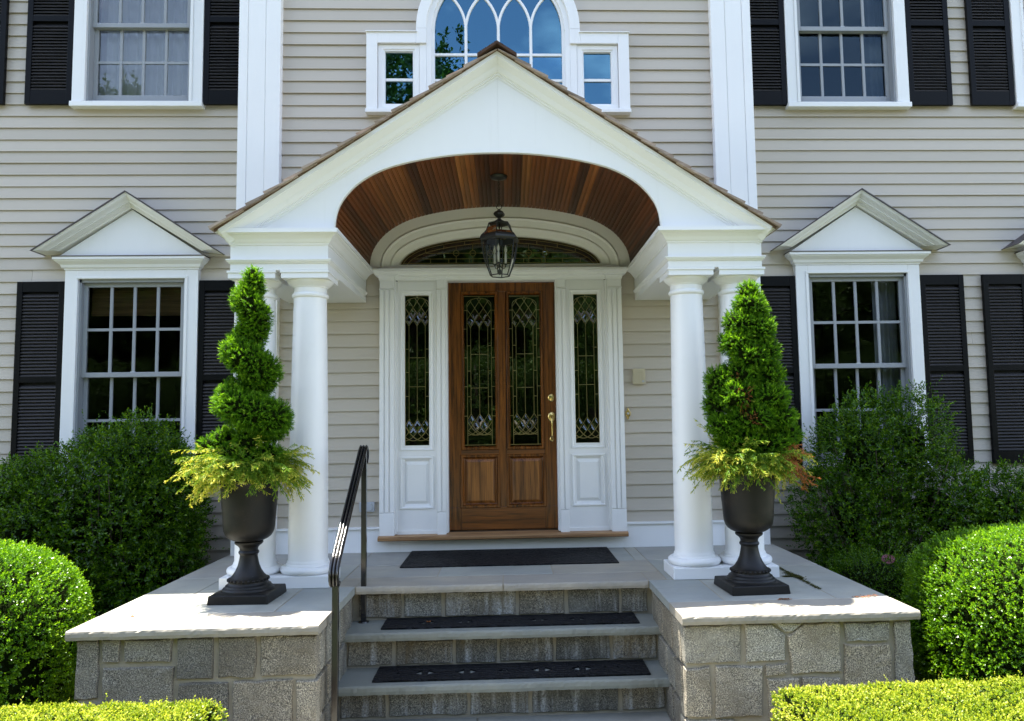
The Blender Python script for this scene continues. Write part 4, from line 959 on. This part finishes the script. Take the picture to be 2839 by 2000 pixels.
for x in (-.025, .027):
    m = MB().lathe([(.019, 0), (.021, .004), (.019, .009), (.0, .010)], (0, 0, 0), 20); m.v = [(x+v[0], -.018-v[2], .038+v[1]*1.4) for v in m.v]; m.build('flap', M['plate'], oc, True, ang=40)

# ------------------------------------------------------------------ foliage
def leaf_mesh(name, V, F4, tint, mat):
    n = len(V); me = bpy.data.meshes.new(name); k = F4.shape[1]
    me.vertices.add(n); me.vertices.foreach_set('co', V.astype(np.float32).ravel())
    me.loops.add(F4.size); me.loops.foreach_set('vertex_index', F4.astype(np.int32).ravel())
    me.polygons.add(len(F4)); me.polygons.foreach_set('loop_start', np.arange(0, F4.size, k, dtype=np.int32))
    try: me.polygons.foreach_set('loop_total', np.full(len(F4), k, dtype=np.int32))
    except Exception: pass
    at = me.attributes.new('tint', 'FLOAT', 'POINT'); at.data.foreach_set('value', np.clip(tint, 0, 1).astype(np.float32))
    me.materials.append(mat); me.update(calc_edges=True); me.validate(); return me
def unit(a): return a/np.maximum(np.linalg.norm(a, axis=-1, keepdims=True), 1e-9)
def rdir(n): return unit(RNG.normal(size=(n, 3)))
def quads(P, D, Nn, L, Wd, fold=.25):
    S = unit(np.cross(D, Nn)); Up = unit(np.cross(S, D)); m = P+D*(L*.5)[:, None]
    V = np.stack([P, m+S*(Wd*.5)[:, None]+Up*(Wd*fold)[:, None], P+D*L[:, None], m-S*(Wd*.5)[:, None]+Up*(Wd*fold)[:, None]], 1).reshape(-1, 3)
    F = np.arange(len(V)).reshape(-1, 4); return V, F
def sprigs(P, D, n, L, leaf, wid, base_t, tip_t, spread=.85, jit=.15):
    N_ = len(P); Vs = []; Ts = []
    A = unit(np.cross(D, rdir(N_))); B = np.cross(D, A); t0 = RNG.normal(0, .10, N_)
    for j in range(n):
        t_ = (j+.6)/n; th = j*2.4+RNG.uniform(-.4, .4, N_); rad = A*np.cos(th)[:, None]+B*np.sin(th)[:, None]
        sp = spread*(1.15-.75*t_)
        d = unit(D*(1-.55*sp)+rad*sp+RNG.normal(0, jit, (N_, 3))); p = P+D*(L*t_)[:, None]
        l = leaf*RNG.uniform(.7, 1.2, N_)*(1-.25*t_); v, _ = quads(p, d, unit(D+rdir(N_)*.5), l, l*wid)
        Vs.append(v); Ts.append(np.repeat(base_t+(tip_t-base_t)*t_**1.5+t0+RNG.normal(0, .07, N_), 4))
    V = np.concatenate(Vs); return V, np.arange(len(V)).reshape(-1, 4), np.concatenate(Ts)
def wob(u, sc, seed):
    r = np.random.default_rng(seed); o = 0
    for i in range(6):
        k = r.normal(size=3)*sc*(1+.5*i); o = o+np.sin(u @ k+r.uniform(0, 6))/(1+.6*i)
    return o/3
def lobes_surface(lobes, dens, seed, expo=2.0, bump=.06, keep=.82, shell=(.88, 1.03)):
    Ps, Ns = [], []
    for i, (c, r) in enumerate(lobes):
        c = np.array(c); r = np.array(r if hasattr(r, '__len__') else (r, r, r), float)
        n = int(dens*4*math.pi*((r[0]*r[1]+r[1]*r[2]+r[0]*r[2])/3)); u = rdir(n)
        if expo != 2.0: u2 = u/(np.sum(np.abs(u)**expo, 1)**(1/expo))[:, None]
        else: u2 = u
        w = 1+bump*wob(u, 2.2, seed+i); p = c+u2*r*(w*RNG.uniform(shell[0], shell[1], n))[:, None]; nn = unit(u/r)
        ok = np.ones(n, bool)
        for j, (c2, r2) in enumerate(lobes):
            if j == i: continue
            q = (p-np.array(c2))/np.array(r2 if hasattr(r2, '__len__') else (r2, r2, r2)); ok &= np.sum(np.abs(q)**expo, 1) > keep**expo
        Ps.append(p[ok]); Ns.append(nn[ok])
    return np.concatenate(Ps), np.concatenate(Ns)
def core_mesh(lobes, k, expo=2.0, seed=0, bump=.06):
    m = MB()
    for i, (c, r) in enumerate(lobes):
        r = r if hasattr(r, '__len__') else (r, r, r); nv = []; na, nb = 20, 12
        for a in range(nb+1):
            for b in range(na):
                th, ph = math.pi*a/nb, 2*math.pi*b/na; u = np.array([math.sin(th)*math.cos(ph), math.sin(th)*math.sin(ph), math.cos(th)])
                u2 = u/(np.sum(np.abs(u)**expo)**(1/expo)); w = k*(1+bump*float(wob(u[None], 2.2, seed+i)[0])); nv.append((c[0]+u2[0]*r[0]*w, c[1]+u2[1]*r[1]*w, c[2]+u2[2]*r[2]*w))
        m.add(nv, [(a*na+b, a*na+(b+1) % na, (a+1)*na+(b+1) % na, (a+1)*na+b) for a in range(nb) for b in range(na)])
    return m
def plant(name, label, cat, base, group=None): return thing(name, label, cat, base, group)
def part_leaves(root, nm, V, F, T, mat):
    V = V-np.array(root.location)[None]; return link(nm, leaf_mesh(nm, V, F, T, mat), root)
def branches(root, base, tips, r0, mat='bark', name='branch'):
    m = MB()
    for t_ in tips:
        b = Vector(base)+Vector((random.uniform(-.06, .06), random.uniform(-.05, .05), 0)); e = Vector(t_); mid = b.lerp(e, .5)+Vector((random.uniform(-.06, .06), random.uniform(-.06, .06), .08))
        pts = smoothpts([tuple(b), tuple(mid), tuple(e)], 7); m.tube(pts, [r0*(1-.8*i/6) for i in range(7)], 5)
    m.v = rel(m.v, root.location); o = m.build(name, M[mat], root, True); o['kind'] = 'stuff'; return o

def boxwood(label, c, r, seed, ex=2.6):
    rt = plant('boxwood', label, 'bush', (c[0], c[1], ZG), 'clipped boxwood globes beside the stoop')
    lob = [(c, r)]; P, Nn = lobes_surface(lob, 4300, seed, ex, .045, shell=(.92, 1.0)); hole = wob(P*7.0, 1.0, seed+70)+.5*wob(P*16.0, 1.0, seed+71); ok = (P[:, 2] > ZG+.02) & ~((hole > .52) & (RNG.random(len(P)) < .8)); P, Nn = P[ok], Nn[ok]
    D = unit(Nn+RNG.normal(0, .38, P.shape)+np.array([0, 0, .25])); n = len(P)
    big = RNG.random(n) < .05; L = np.where(big, .062, .034)*RNG.uniform(.6, 1.2, n)
    V, F, T = sprigs(P-D*.02, D, 8, L, .0165, .54, .30, .80); T = T+np.repeat(np.tile(.22*wob(P*6.0, 1.0, seed+72), 8), 4)
    part_leaves(rt, 'foliage', V, F, T, M['box_leaf'])
    m = core_mesh(lob, .87, ex, seed, .045); m.v = [(v[0], v[1], max(v[2], ZG)) for v in m.v]; m.v = rel(m.v, rt.location); m.build('dark_core', M['leafcore'], rt, True)
    return rt
k_ = N('dark_core'); kc = k_.mix(k_.noise(k_.pos(), 45, 4), (.004, .008, .0015), (.012, .020, .003)); M['leafcore'] = k_.done(k_.bsdf(kc, .95, bump=k_.noise(k_.pos(), 60, 3), bs=1, bd=.03, spec=.03))  # near-black filler core blocks see-through; inner shade is put into its colour
boxwood('clipped green boxwood globe beside the left end of the stoop', (-3.00, -1.86, -.37), (.63, .62, .60), 3)
boxwood('clipped green boxwood globe beside the right end of the stoop', (3.10, -1.88, -.37), (.67, .62, .57), 9, 3.1)

def hedge(label, x0, x1, y0, y1, zt, seed):
    rt = plant('low_hedge', label, 'hedge', ((x0+x1)/2, (y0+y1)/2, ZG), 'low golden hedges in front of the stoop')
    A = (x1-x0)*(y1-y0); n = int(A*4200); x = RNG.uniform(x0, x1, n); y = RNG.uniform(y0, y1, n)
    hz = zt+.026*wob(np.c_[x*4, y*4, x*0], 1.2, seed)+.006*wob(np.c_[x*11, y*11, x*0], 1.3, seed+4)
    e = np.minimum(np.minimum(x-x0, x1-x), np.minimum(y-y0, y1-y)); drop = np.where(e < .09, .09-np.sqrt(np.maximum(.0081-(.09-np.minimum(e, .09))**2, 0)), 0)
    P = np.c_[x, y, hz-drop*.9]; Nn = np.tile(np.array([0, 0, 1.0]), (n, 1))
    ew = np.clip((.09-e)/.09, 0, 1)[:, None]; dx = np.where(np.abs(x-x0) < np.abs(x1-x), -1, 1); isx = (np.minimum(x-x0, x1-x) < np.minimum(y-y0, y1-y)); dy = np.where(np.abs(y-y0) < np.abs(y1-y), -1, 1)
    Nn = unit(Nn+ew*1.5*np.c_[np.where(isx, dx, 0), np.where(isx, 0, dy), 0*x])
    sides = []
    for ax_, v0, a, b, nv in ((0, x0, y0, y1, (-1, 0, .2)), (0, x1, y0, y1, (1, 0, .2)), (1, y1, x0, x1, (0, 1, .2)), (1, y0, x0, x1, (0, -1, .2))):
        k = int((b-a)*.45*2300); u = RNG.uniform(a, b, k); zz = RNG.uniform(ZG+.03, zt-.05, k); q = np.zeros((k, 3)); q[:, ax_] = v0+.012*wob(np.c_[u*5, zz*5, u*0], 1.2, seed+2); q[:, 1-ax_] = u; q[:, 2] = zz
        P = np.concatenate([P, q]); Nn = np.concatenate([Nn, np.tile(unit(np.array(nv, float)), (k, 1))])
    n = len(P); D = unit(Nn+RNG.normal(0, .42, P.shape)+np.array([0, 0, .3])); tall = RNG.random(n) < .02; L = np.where(tall, .065, .024)*RNG.uniform(.6, 1.25, n)
    hole = wob(P*9.0, 1.0, seed+70)+.5*wob(P*21.0, 1.0, seed+71); ok = ~((hole > .50) & (RNG.random(n) < .75)); P, D, L = P[ok], D[ok], L[ok]
    V, F, T = sprigs(P-D*.016, D, 7, L, .0140, .62, .24, .84); T = T+np.repeat(np.tile(.17*wob(P*7.0, 1.0, seed+72), 7), 4); part_leaves(rt, 'foliage', V, F, T, M['hedge_leaf'])
    m = MB().box(x0+.03, x1-.03, y0+.03, y1-.03, ZG, zt-.035); m.v = rel(m.v, rt.location); m.build('dark_core', M['leafcore'], rt)
hedge('low golden hedge in front of the left cheek wall', -2.9, -1.25, -3.35, -2.66, -.352, 21)
hedge('low golden hedge in front of the right cheek wall', 1.285, 3.3, -3.35, -2.58, -.385, 25)

def shrub(label, lobes, base, seed, dens=800, leaf=.030, name='shrub', mat='shrub_leaf', core=.50, cat='shrub', bt=.30, tt=.75, group='loose shrubs along the house wall'):
    rt = plant(name, label, cat, base, group)
    P1, N1 = lobes_surface(lobes, dens, seed, 2.0, .20, .80, (.80, 1.08)); P2, N2 = lobes_surface(lobes, dens*.35, seed+50, 2.0, .16, .5, (.45, .82))
    P = np.concatenate([P1, P2]); Nn = np.concatenate([N1, N2]); ok = (P[:, 2] > base[2]+.02) & (P[:, 1] < .37); P, Nn = P[ok], Nn[ok]
    D = unit(Nn*.9+RNG.normal(0, .5, P.shape)+np.array([0, 0, .35])); n = len(P); lng = RNG.random(n) < .05; L = np.where(lng, .17, .075)*RNG.uniform(.6, 1.3, n)
    V, F, T = sprigs(P-D*.03, D, 9, L, leaf, .46, bt, tt, .9); part_leaves(rt, 'foliage', V, F, T, M[mat])
    pick = P[RNG.choice(len(P), min(60, len(P)), replace=False)]; branches(rt, base, [tuple(p) for p in pick], .011)
    if core:
        m = core_mesh(lobes, core, 2.0, seed, .16); m.v = [(v[0], min(v[1], .36), max(v[2], base[2])) for v in m.v]; m.v = rel(m.v, rt.location); m.build('dark_core', M['leafcore'], rt, True)
    return rt
shrub('large dense green shrub under the left ground floor window', [((-3.02, -.12, .22), (.62, .50, .66)), ((-2.88, -.1, .55), (.42, .40, .38)), ((-3.55, -.2, .10), (.48, .45, .55)), ((-2.72, -.15, -.30), (.40, .40, .50)), ((-3.35, -.25, -.4), (.6, .45, .45)), ((-2.75, -.12, .25), (.38, .38, .45))], (-3.05, -.1, ZG), 31)
shrub('dark shrub at the left edge behind the boxwood globe', [((-4.25, -.05, .05), (.45, .42, .50)), ((-3.95, .02, .25), (.25, .3, .35)), ((-4.3, -.2, -.45), (.5, .45, .4))], (-4.2, -.05, ZG), 33)
shrub('tall airy green shrub under the right ground floor window', [((2.95, -.08, .52), (.42, .40, .50)), ((3.32, -.08, .62), (.30, .34, .46)), ((2.78, -.12, .08), (.42, .40, .46)), ((3.48, -.1, .10), (.38, .40, .48)), ((3.05, -.2, -.35), (.52, .42, .44))], (3.05, -.05, ZG), 35, dens=620, core=.38)
shrub('dark shrub at the right edge beneath the far shutter', [((4.1, -.05, -.05), (.42, .40, .48)), ((4.6, -.05, -.02), (.48, .42, .48)), ((4.2, -.25, -.45), (.6, .42, .4))], (4.3, -.05, ZG), 37)
fp = shrub('feathery low plant with a faded pink flower right of the stoop', [((2.68, -.75, -.42), (.34, .34, .32)), ((2.55, -.35, -.50), (.30, .32, .28)), ((2.95, -.95, -.40), (.3, .3, .3))], (2.68, -.7, ZG), 41, dens=1500, leaf=.017, name='flowering_plant', cat='plant', core=.8, bt=.35, tt=.7, group=None)
q = rdir(140); P = np.array([2.66, -.98, -.115])+q*np.array([.035, .03, .022]); V, F = quads(P, q, rdir(140), np.full(140, .012), np.full(140, .008)); part_leaves(fp, 'flower', V, F, RNG.random(len(V)), M['petal'])
lp = shrub('low shade plants at the foot of the left shrub by the stoop', [((-2.50, -.55, -.62), (.28, .36, .24)), ((-2.60, -1.0, -.68), (.28, .35, .2))], (-2.5, -.7, ZG), 43, dens=1200, leaf=.02, name='ground_plant', cat='plant', core=.8, group=None)

# dwarf spruces
def needles(P, D, n, L, nl_, bt, tt):
    N_ = len(P); A = unit(np.cross(D, rdir(N_))); B = np.cross(D, A); Vs, Ts = [], []; t0 = RNG.normal(0, .13, N_)
    for j in range(n):
        t_ = (j+.5)/n; th = j*2.4+RNG.uniform(-.5, .5, N_); rad = A*np.cos(th)[:, None]+B*np.sin(th)[:, None]; d = unit(D*.75+rad*(.95-.55*t_)+RNG.normal(0, .12, (N_, 3)))
        p = P+D*(L*t_)[:, None]; l = nl_*RNG.uniform(.75, 1.2, N_); s = unit(np.cross(d, rdir(N_)))*(.0017)
        Vs.append(np.stack([p-s, p+s, p+d*l[:, None]], 1).reshape(-1, 3)); Ts.append(np.repeat(bt+(tt-bt)*t_+t0+RNG.normal(0, .05, N_), 3))
    V = np.concatenate(Vs); return V, np.arange(len(V)).reshape(-1, 3), np.concatenate(Ts)
def spruce(label, lobes, base, seed, dens, bend, dead=None):
    rt = plant('dwarf_spruce', label, 'topiary', base, 'dwarf spruces planted in the urns')
    P, Nn = lobes_surface(lobes, dens, seed, 2.0, .13, .86, (.86, 1.02)); D = unit(Nn+RNG.normal(0, .40, P.shape)+np.array([0, 0, .22])); n = len(P)
    isd = np.zeros(n, bool)
    if dead is not None:
        for c, r in dead: isd |= np.linalg.norm((P-np.array(c)), axis=1) < r*RNG.uniform(.5, 1.5, n)
    L = .032*RNG.uniform(.6, 1.35, n); up = .25*np.clip(Nn[:, 2], -.5, 1)
    V, F, T = needles((P-D*.018)[~isd], D[~isd], 17, L[~isd], .0155, .36, .74); part_leaves(rt, 'foliage', V, F, T, M['spruce'])
    if isd.any(): V, F, T = needles((P-D*.03)[isd], D[isd], 9, L[isd]*1.3, .011, .1, .7); part_leaves(rt, 'browned_twigs', V, F, T, M['dead'])
    m = core_mesh(lobes, .80, 2.0, seed, .13); m.v = rel(m.v, rt.location); m.build('dark_core', M['leafcore'], rt, True)
    m = MB().tube(smoothpts(bend, 14), [.022-.0013*i for i in range(14)], 7); m.v = rel(m.v, rt.location); m.build('trunk', M['bark'], rt, True)
    m = MB()
    for i in range(26):
        c, r = lobes[RNG.integers(len(lobes))]; e = np.array(c)+rdir(1)[0]*(np.array(r) if hasattr(r, '__len__') else r)*.9; zb = max(base[2]+.03, e[2]-.05); t_ = np.interp(zb, [p[2] for p in bend], [p[0] for p in bend])
        m.tube([(t_, bend[0][1], zb), tuple((np.array([t_, bend[0][1], zb])+e)/2+np.array([0, 0, .01])), tuple(e)], [.006, .005, .003], 5)
    m.v = rel(m.v, rt.location); m.build('branch', M['bark'], rt)['kind'] = 'stuff'
    return rt
ph = [(-.55, 1.785, .045, 0), (-.25, 1.72, .060, .012), (0, 1.650, .078, .034), (.25, 1.585, .082, .030), (.5, 1.525, .080, .020), (.75, 1.44, .084, .028), (1, 1.33, .100, .068), (1.25, 1.265, .104, .062), (1.5, 1.195, .100, .060), (1.75, 1.12, .100, .065), (2, 1.035, .104, .096), (2.25, .965, .112, .10), (2.5, .905, .122, .128), (2.75, .83, .092, .10), (3, .775, .070, .185)]
pa = np.array(ph); lob = []
for f_ in np.arange(-.55, 3.01, .125):
    zc, tr, ro = [float(np.interp(f_, pa[:, 0], pa[:, i])) for i in (1, 2, 3)]; tr *= 1.10; a = 2*math.pi*f_
    lob.append(((-1.507-ro*math.cos(a), -1.605-ro*math.sin(a), zc), (tr, tr, tr*.86)))
lob += [((-1.60, -1.62, .70), (.085, .09, .07)), ((-1.50, -1.64, .67), (.11, .10, .07)), ((-1.40, -1.62, .70), (.10, .10, .065)), ((-1.505, -1.66, .775), (.085, .07, .075)), ((-1.755, -1.62, .745), (.055, .06, .055))]
spruce('spiral trimmed dwarf spruce growing from the left urn', lob, (-1.507, -1.605, .50), 51, 3400, [(-1.505, -1.605, .5), (-1.50, -1.605, .9), (-1.515, -1.6, 1.35), (-1.52, -1.605, 1.78)])
lob = [((1.538, -1.665, 1.640), (.070, .07, .072)), ((1.525, -1.70, 1.56), (.095, .09, .075)), ((1.568, -1.66, 1.525), (.085, .09, .07)), ((1.475, -1.69, 1.45), (.105, .11, .085)), ((1.575, -1.70, 1.405), (.100, .11, .085)), ((1.45, -1.70, 1.325), (.115, .12, .085)), ((1.60, -1.68, 1.27), (.105, .12, .09)), ((1.50, -1.74, 1.24), (.12, .11, .09)),
       ((1.46, -1.70, 1.13), (.12, .12, .09)), ((1.62, -1.69, 1.13), (.105, .12, .085)), ((1.325, -1.68, 1.075), (.085, .10, .11)), ((1.300, -1.67, .95), (.065, .09, .09)), ((1.42, -1.75, 1.00), (.13, .12, .09)), ((1.60, -1.73, .99), (.135, .13, .09)), ((1.53, -1.60, 1.0), (.17, .12, .16)),
       ((1.66, -1.70, .87), (.125, .13, .08)), ((1.50, -1.77, .87), (.14, .12, .085)), ((1.36, -1.71, .83), (.12, .13, .085)), ((1.70, -1.66, .77), (.115, .13, .075)), ((1.45, -1.70, .73), (.17, .15, .08)), ((1.62, -1.70, .72), (.14, .14, .07))]
spruce('bushy overgrown dwarf spruce growing from the right urn', lob, (1.52, -1.665, .50), 57, 3200, [(1.50, -1.665, .5), (1.51, -1.665, .9), (1.53, -1.665, 1.35), (1.537, -1.665, 1.60)], dead=[((1.455, -1.88, 1.02), .05), ((1.43, -1.87, .93), .045), ((1.47, -1.89, .86), .035), ((1.40, -1.80, 1.12), .03)])

# golden thread cypress round the urn rims
def cypress(label, c, seed, Ls, dead=None):
    rt = plant('golden_cypress', label, 'plant', c, 'golden cypress skirts over the urn rims'); r = random.Random(seed); G_ = [[], [], []]; Dd = [[], [], []]
    def ribbon(dst, p, q, w, t0, t1):
        p, q = np.array(p), np.array(q); d = q-p; L_ = np.linalg.norm(d)
        if L_ < 1e-5: return
        s = np.cross(d/L_, np.array([r.gauss(0, 1), r.gauss(0, 1), r.gauss(0, 1)])); s = s/np.linalg.norm(s)*w; o = len(dst[0]); dst[0] += [p-s, p+s, q+s*.7, q-s*.7]; dst[1].append((o, o+1, o+2, o+3)); dst[2] += [t0, t0, t1, t1]
    for k in range(400):
        az = r.uniform(0, 2*math.pi); out_ = np.array([math.cos(az), math.sin(az), 0]); LL = Ls(az)*r.uniform(.42, 1.08)
        p = np.array(c)+out_*r.uniform(.05, .14)+np.array([0, 0, r.uniform(.0, .04)]); el = r.uniform(-.1, .8); d = out_*math.cos(el)+np.array([0, 0, math.sin(el)]); n = 12; st = LL/n; pts = [p]
        tone = r.uniform(-.20, .12)+.10*math.sin(az*2+1); dst = G_
        if dead and abs((az-dead+math.pi) % (2*math.pi)-math.pi) < .23 and r.random() < .9: dst = Dd; LL *= .75
        for i in range(n):
            d = d+np.array([r.gauss(0, .17), r.gauss(0, .17), -.10+r.gauss(0, .10)]); d /= np.linalg.norm(d); pts.append(pts[-1]+d*st)
        for i in range(n):
            t_ = i/n; ribbon(dst, pts[i], pts[i+1], .0021, .2+.5*t_+tone, .25+.55*t_+tone)
            if i < 2: continue
            for s in range(3):
                dv = np.array(pts[i+1])-np.array(pts[i]); dv /= np.linalg.norm(dv); sd = np.cross(dv, [0, 0, 1]); sd /= (np.linalg.norm(sd)+1e-6); sg = r.choice((-1, 1)); bd = dv*.75+sd*sg*r.uniform(.4, .9)+np.array([0, 0, r.uniform(-.35, .15)]); bd /= np.linalg.norm(bd); bl = r.uniform(.022, .062)*(1.15-.5*t_); q0 = np.array(pts[i]); m_ = 4
                for u in range(m_):
                    bd = bd+np.array([r.gauss(0, .14), r.gauss(0, .14), -.10+r.gauss(0, .1)]); bd /= np.linalg.norm(bd); q1 = q0+bd*bl/m_; tt = .32+.40*t_+.32*(u+1)/m_+tone; ribbon(dst, q0, q1, .0019, tt-.06, tt)
                    if u in (1, 2) and r.random() < .8: e = bd+np.cross(bd, [r.gauss(0, 1), r.gauss(0, 1), r.gauss(0, 1)])*.8; e /= np.linalg.norm(e); ribbon(dst, q1, q1+e*bl*.42, .0017, tt, tt+.12)
                    q0 = q1
    for dst, nm, mt in ((G_, 'foliage', 'cypress'), (Dd, 'browned_spray', 'dead')):
        if dst[0]: part_leaves(rt, nm, np.array(dst[0]), np.array(dst[1]), np.array(dst[2]), M[mt])
    m = MB()
    for i in range(9): a = i*.7; m.tube([(0, 0, -.02), (.07*math.cos(a), .07*math.sin(a), .03), (.15*math.cos(a), .15*math.sin(a), .05)], [.006, .005, .003], 5)
    m.build('stem', M['bark'], rt)['kind'] = 'stuff'
cypress('golden thread cypress spilling over the left urn rim', (-1.505, -1.605, .600), 5, lambda a: .215+.135*max(0, -math.cos(a))+.105*max(0, math.cos(a)))
cypress('green gold thread cypress with rusty tuft over the right urn rim', (1.485, -1.665, .600), 8, lambda a: .225+.135*max(0, -math.cos(a))+.10*max(0, math.cos(a)), dead=R(-22))

# fallen leaves
def fallen(label, x, y, z_, s, rz, c):
    pts = [(-.5, 0, .1), (-.2, .28, .22), (.1, .32, .05), (.5, .02, .25), (.12, -.3, .08), (-.25, -.22, .2), (0, 0, .0), (.22, 0, .12)]
    V = np.array(pts)*s; o = link('fallen_leaf', leaf_mesh('fallen_leaf', V, np.array([(0, 1, 6, 6), (1, 2, 6, 6), (2, 3, 7, 6), (3, 4, 6, 7), (4, 5, 6, 6), (5, 0, 6, 6)])[:, [0, 1, 2]], np.full(8, c), M['dead'])); o.location = (x, y, z_); o.rotation_euler = (0, 0, rz); tag(o, label, 'leaf', 'dry leaves on the stone'); return o
fallen('tiny orange leaf lying on the upper tread mat', -.462, -1.40, -.362, .034, .6, 1.0)
fallen('tiny brown leaf lying on the sunny left coping', -1.985, -2.0, ZF+.001, .028, 2.1, .7)

def litter(nm, label, cat, pts, mat, s0, n):
    P = np.concatenate([np.array(a)+(np.array(b)-np.array(a))*RNG.random((n, 1))+RNG.normal(0, sd, (n, 3))*np.array([1, 1, 0]) for a, b, sd in pts]); k = len(P); D = unit(RNG.normal(0, 1, (k, 3))*np.array([1, 1, .12])); V, F = quads(P, D, np.tile(np.array([0, 0, 1.0]), (k, 1))+rdir(k)*.3, s0*RNG.uniform(.5, 1.4, k), s0*.5*RNG.uniform(.5, 1.4, k)); c = V.mean(0); c[2] = ZF
    o = link(nm, leaf_mesh(nm, V-c, F, RNG.random(len(V)), mat), None, tuple(c)); o['kind'] = 'stuff'; tag(o, label, cat); return o
M['moss'] = m_leaf('moss_bits', [(0, (.030, .034, .008)), (1, (.085, .085, .020))], .8, .1, .1)
litter('moss', 'strip of moss in the paving joint behind the right urn', 'moss', [((1.877, -1.03, ZF+.003), (1.877, -1.72, ZF+.002), .006), ((1.80, -1.335, ZF+.003), (1.90, -1.335, ZF+.003), .006), ((1.86, -1.22, ZF+.005), (1.885, -1.42, ZF+.005), .012)], M['moss'], .012, 700)
litter('plant_litter', 'dry rusty litter on the right paving near the front coping', 'litter', [((1.98, -1.955, ZF+.004), (2.10, -1.95, ZF+.008), .008), ((1.55, -1.96, ZF+.002), (1.60, -1.96, ZF+.003), .010)], M['dead'], .014, 60)
# trees across the drive that the window glass reflects
def tree_mesh(kind, seed):
    r = np.random.default_rng(seed)
    if kind == 'conifer':
        lob = [((0, 0, h), (1.9*(1-h/15.6)+.25, 1.9*(1-h/15.6)+.25, .9)) for h in np.arange(2.0, 15.2, .8)]
    else:
        lob = [((r.normal(0, 1.5), r.normal(0, 1.5), r.uniform(5, 12)), (r.uniform(1.3, 2.2),)*3) for _ in range(16)]+[((0, 0, 8), (2.4, 2.4, 3.5)), ((0, 0, 12.2), (1.2, 1.2, 1.4))]
    P, Nn = lobes_surface(lob, 9, seed, 2.0, .2, .75, (.7, 1.08)); D = unit(Nn+RNG.normal(0, .6, P.shape)); n = len(P)
    V, F, T = sprigs(P, D, 6, RNG.uniform(.3, .6, n), .24, .55, .3, .75); return leaf_mesh('crown', V, F, T, M['tree_leaf'])
TM = {'conifer': tree_mesh('conifer', 61), 'broad': tree_mesh('broad', 62), 'broad2': tree_mesh('broad', 63)}
TRK = MB().tube([(0, 0, -.2), (.05, 0, 3), (-.05, .05, 7), (0, 0, 12)], [.3, .24, .17, .05], 8).mesh('trunk', M['bark'])
spots = [(-25, -33, 1.30, 'broad'), (-20, -31, 1.36, 'broad2'), (-15.5, -33, 1.34, 'broad'), (-11, -30, 1.30, 'broad2'), (-7.2, -29, 1.46, 'broad'), (-2.6, -31, 1.36, 'conifer'), (-4.3, -30, 1.40, 'broad2'), (-1.6, -33, 1.36, 'broad'), (.8, -32, .95, 'broad'), (4, -30, .92, 'broad2'), (8.5, -32, .90, 'broad'), (13, -30, .95, 'broad2'), (18, -33, .98, 'broad'), (24, -31, .98, 'broad2'), (30, -34, 1.0, 'broad'), (-31, -35, 1.3, 'broad2'), (2.6, -24, .60, 'broad2'), (-6, -22, .6, 'broad')]
order = ['first', 'second', 'third', 'fourth', 'fifth', 'sixth', 'seventh', 'eighth', 'ninth', 'tenth', 'eleventh', 'twelfth', 'thirteenth', 'fourteenth', 'fifteenth', 'sixteenth', 'seventeenth', 'eighteenth', 'nineteenth', 'twentieth']
def grove(spots, nm, desc, group):
    for i, (x, y, s, kd) in enumerate(sorted(spots)):
        lab = 'slender conifer across the lawn, mirrored in the arched window' if kd == 'conifer' else desc % order[i]
        t = thing('conifer' if kd == 'conifer' else nm, lab, 'bush' if nm == 'bush' else 'tree', (x, y, ZG), group, random.uniform(0, 6)); t.scale = (s, s, s) if nm != 'bush' else (s*1.7, s*1.2, s)
        link('crown', TM[kd], t); link('trunk', TRK, t)
grove(spots, 'leafy_tree', '%s leafy tree from the left in the row across the lawn', 'trees across the lawn')
wl = [((-42+6.2*i+random.uniform(-1, 1), -40+random.uniform(-2, 2), 3.6), (4.8, 3.0, random.uniform(6.5, 8.6))) for i in range(14)]
Pw, Nw = lobes_surface(wl, 3.2, 77, 2.0, .2, .8, (.9, 1.1)); okw = Pw[:, 2] > ZG; Pw, Nw = Pw[okw], Nw[okw]
Vw, Fw, Tw = sprigs(Pw, unit(Nw+RNG.normal(0, .6, Pw.shape)), 5, RNG.uniform(.4, .8, len(Pw)), .32, .55, .2, .6)
o = link('woods', leaf_mesh('woods', Vw, Fw, Tw, M['tree_leaf'])); o['kind'] = 'stuff'; tag(o, 'dark woods behind the trees across the lawn, mirrored in the panes', 'woods')
m = core_mesh(wl, .93, 2.0, 77, .2); m.v = [(v[0], v[1], max(v[2], ZG)) for v in m.v]; m.build('woods_core', M['leafcore'], o)  # dark core mass added to close bright gaps behind the reflected trees
bsp = [(-21+2.25*i+random.uniform(-.4, .4), -14.6+random.uniform(-.6, .6), random.uniform(.24, .29), random.choice(('broad', 'broad2'))) for i in range(20)]
grove(bsp, 'bush', '%s bush from the left in the border beyond the drive', 'bushes beyond the drive')
print('louvers', nl[0], 'objects', len(scene.objects), 'tris', sum(len(o.data.polygons)*2 for o in scene.objects if o.type == 'MESH'))
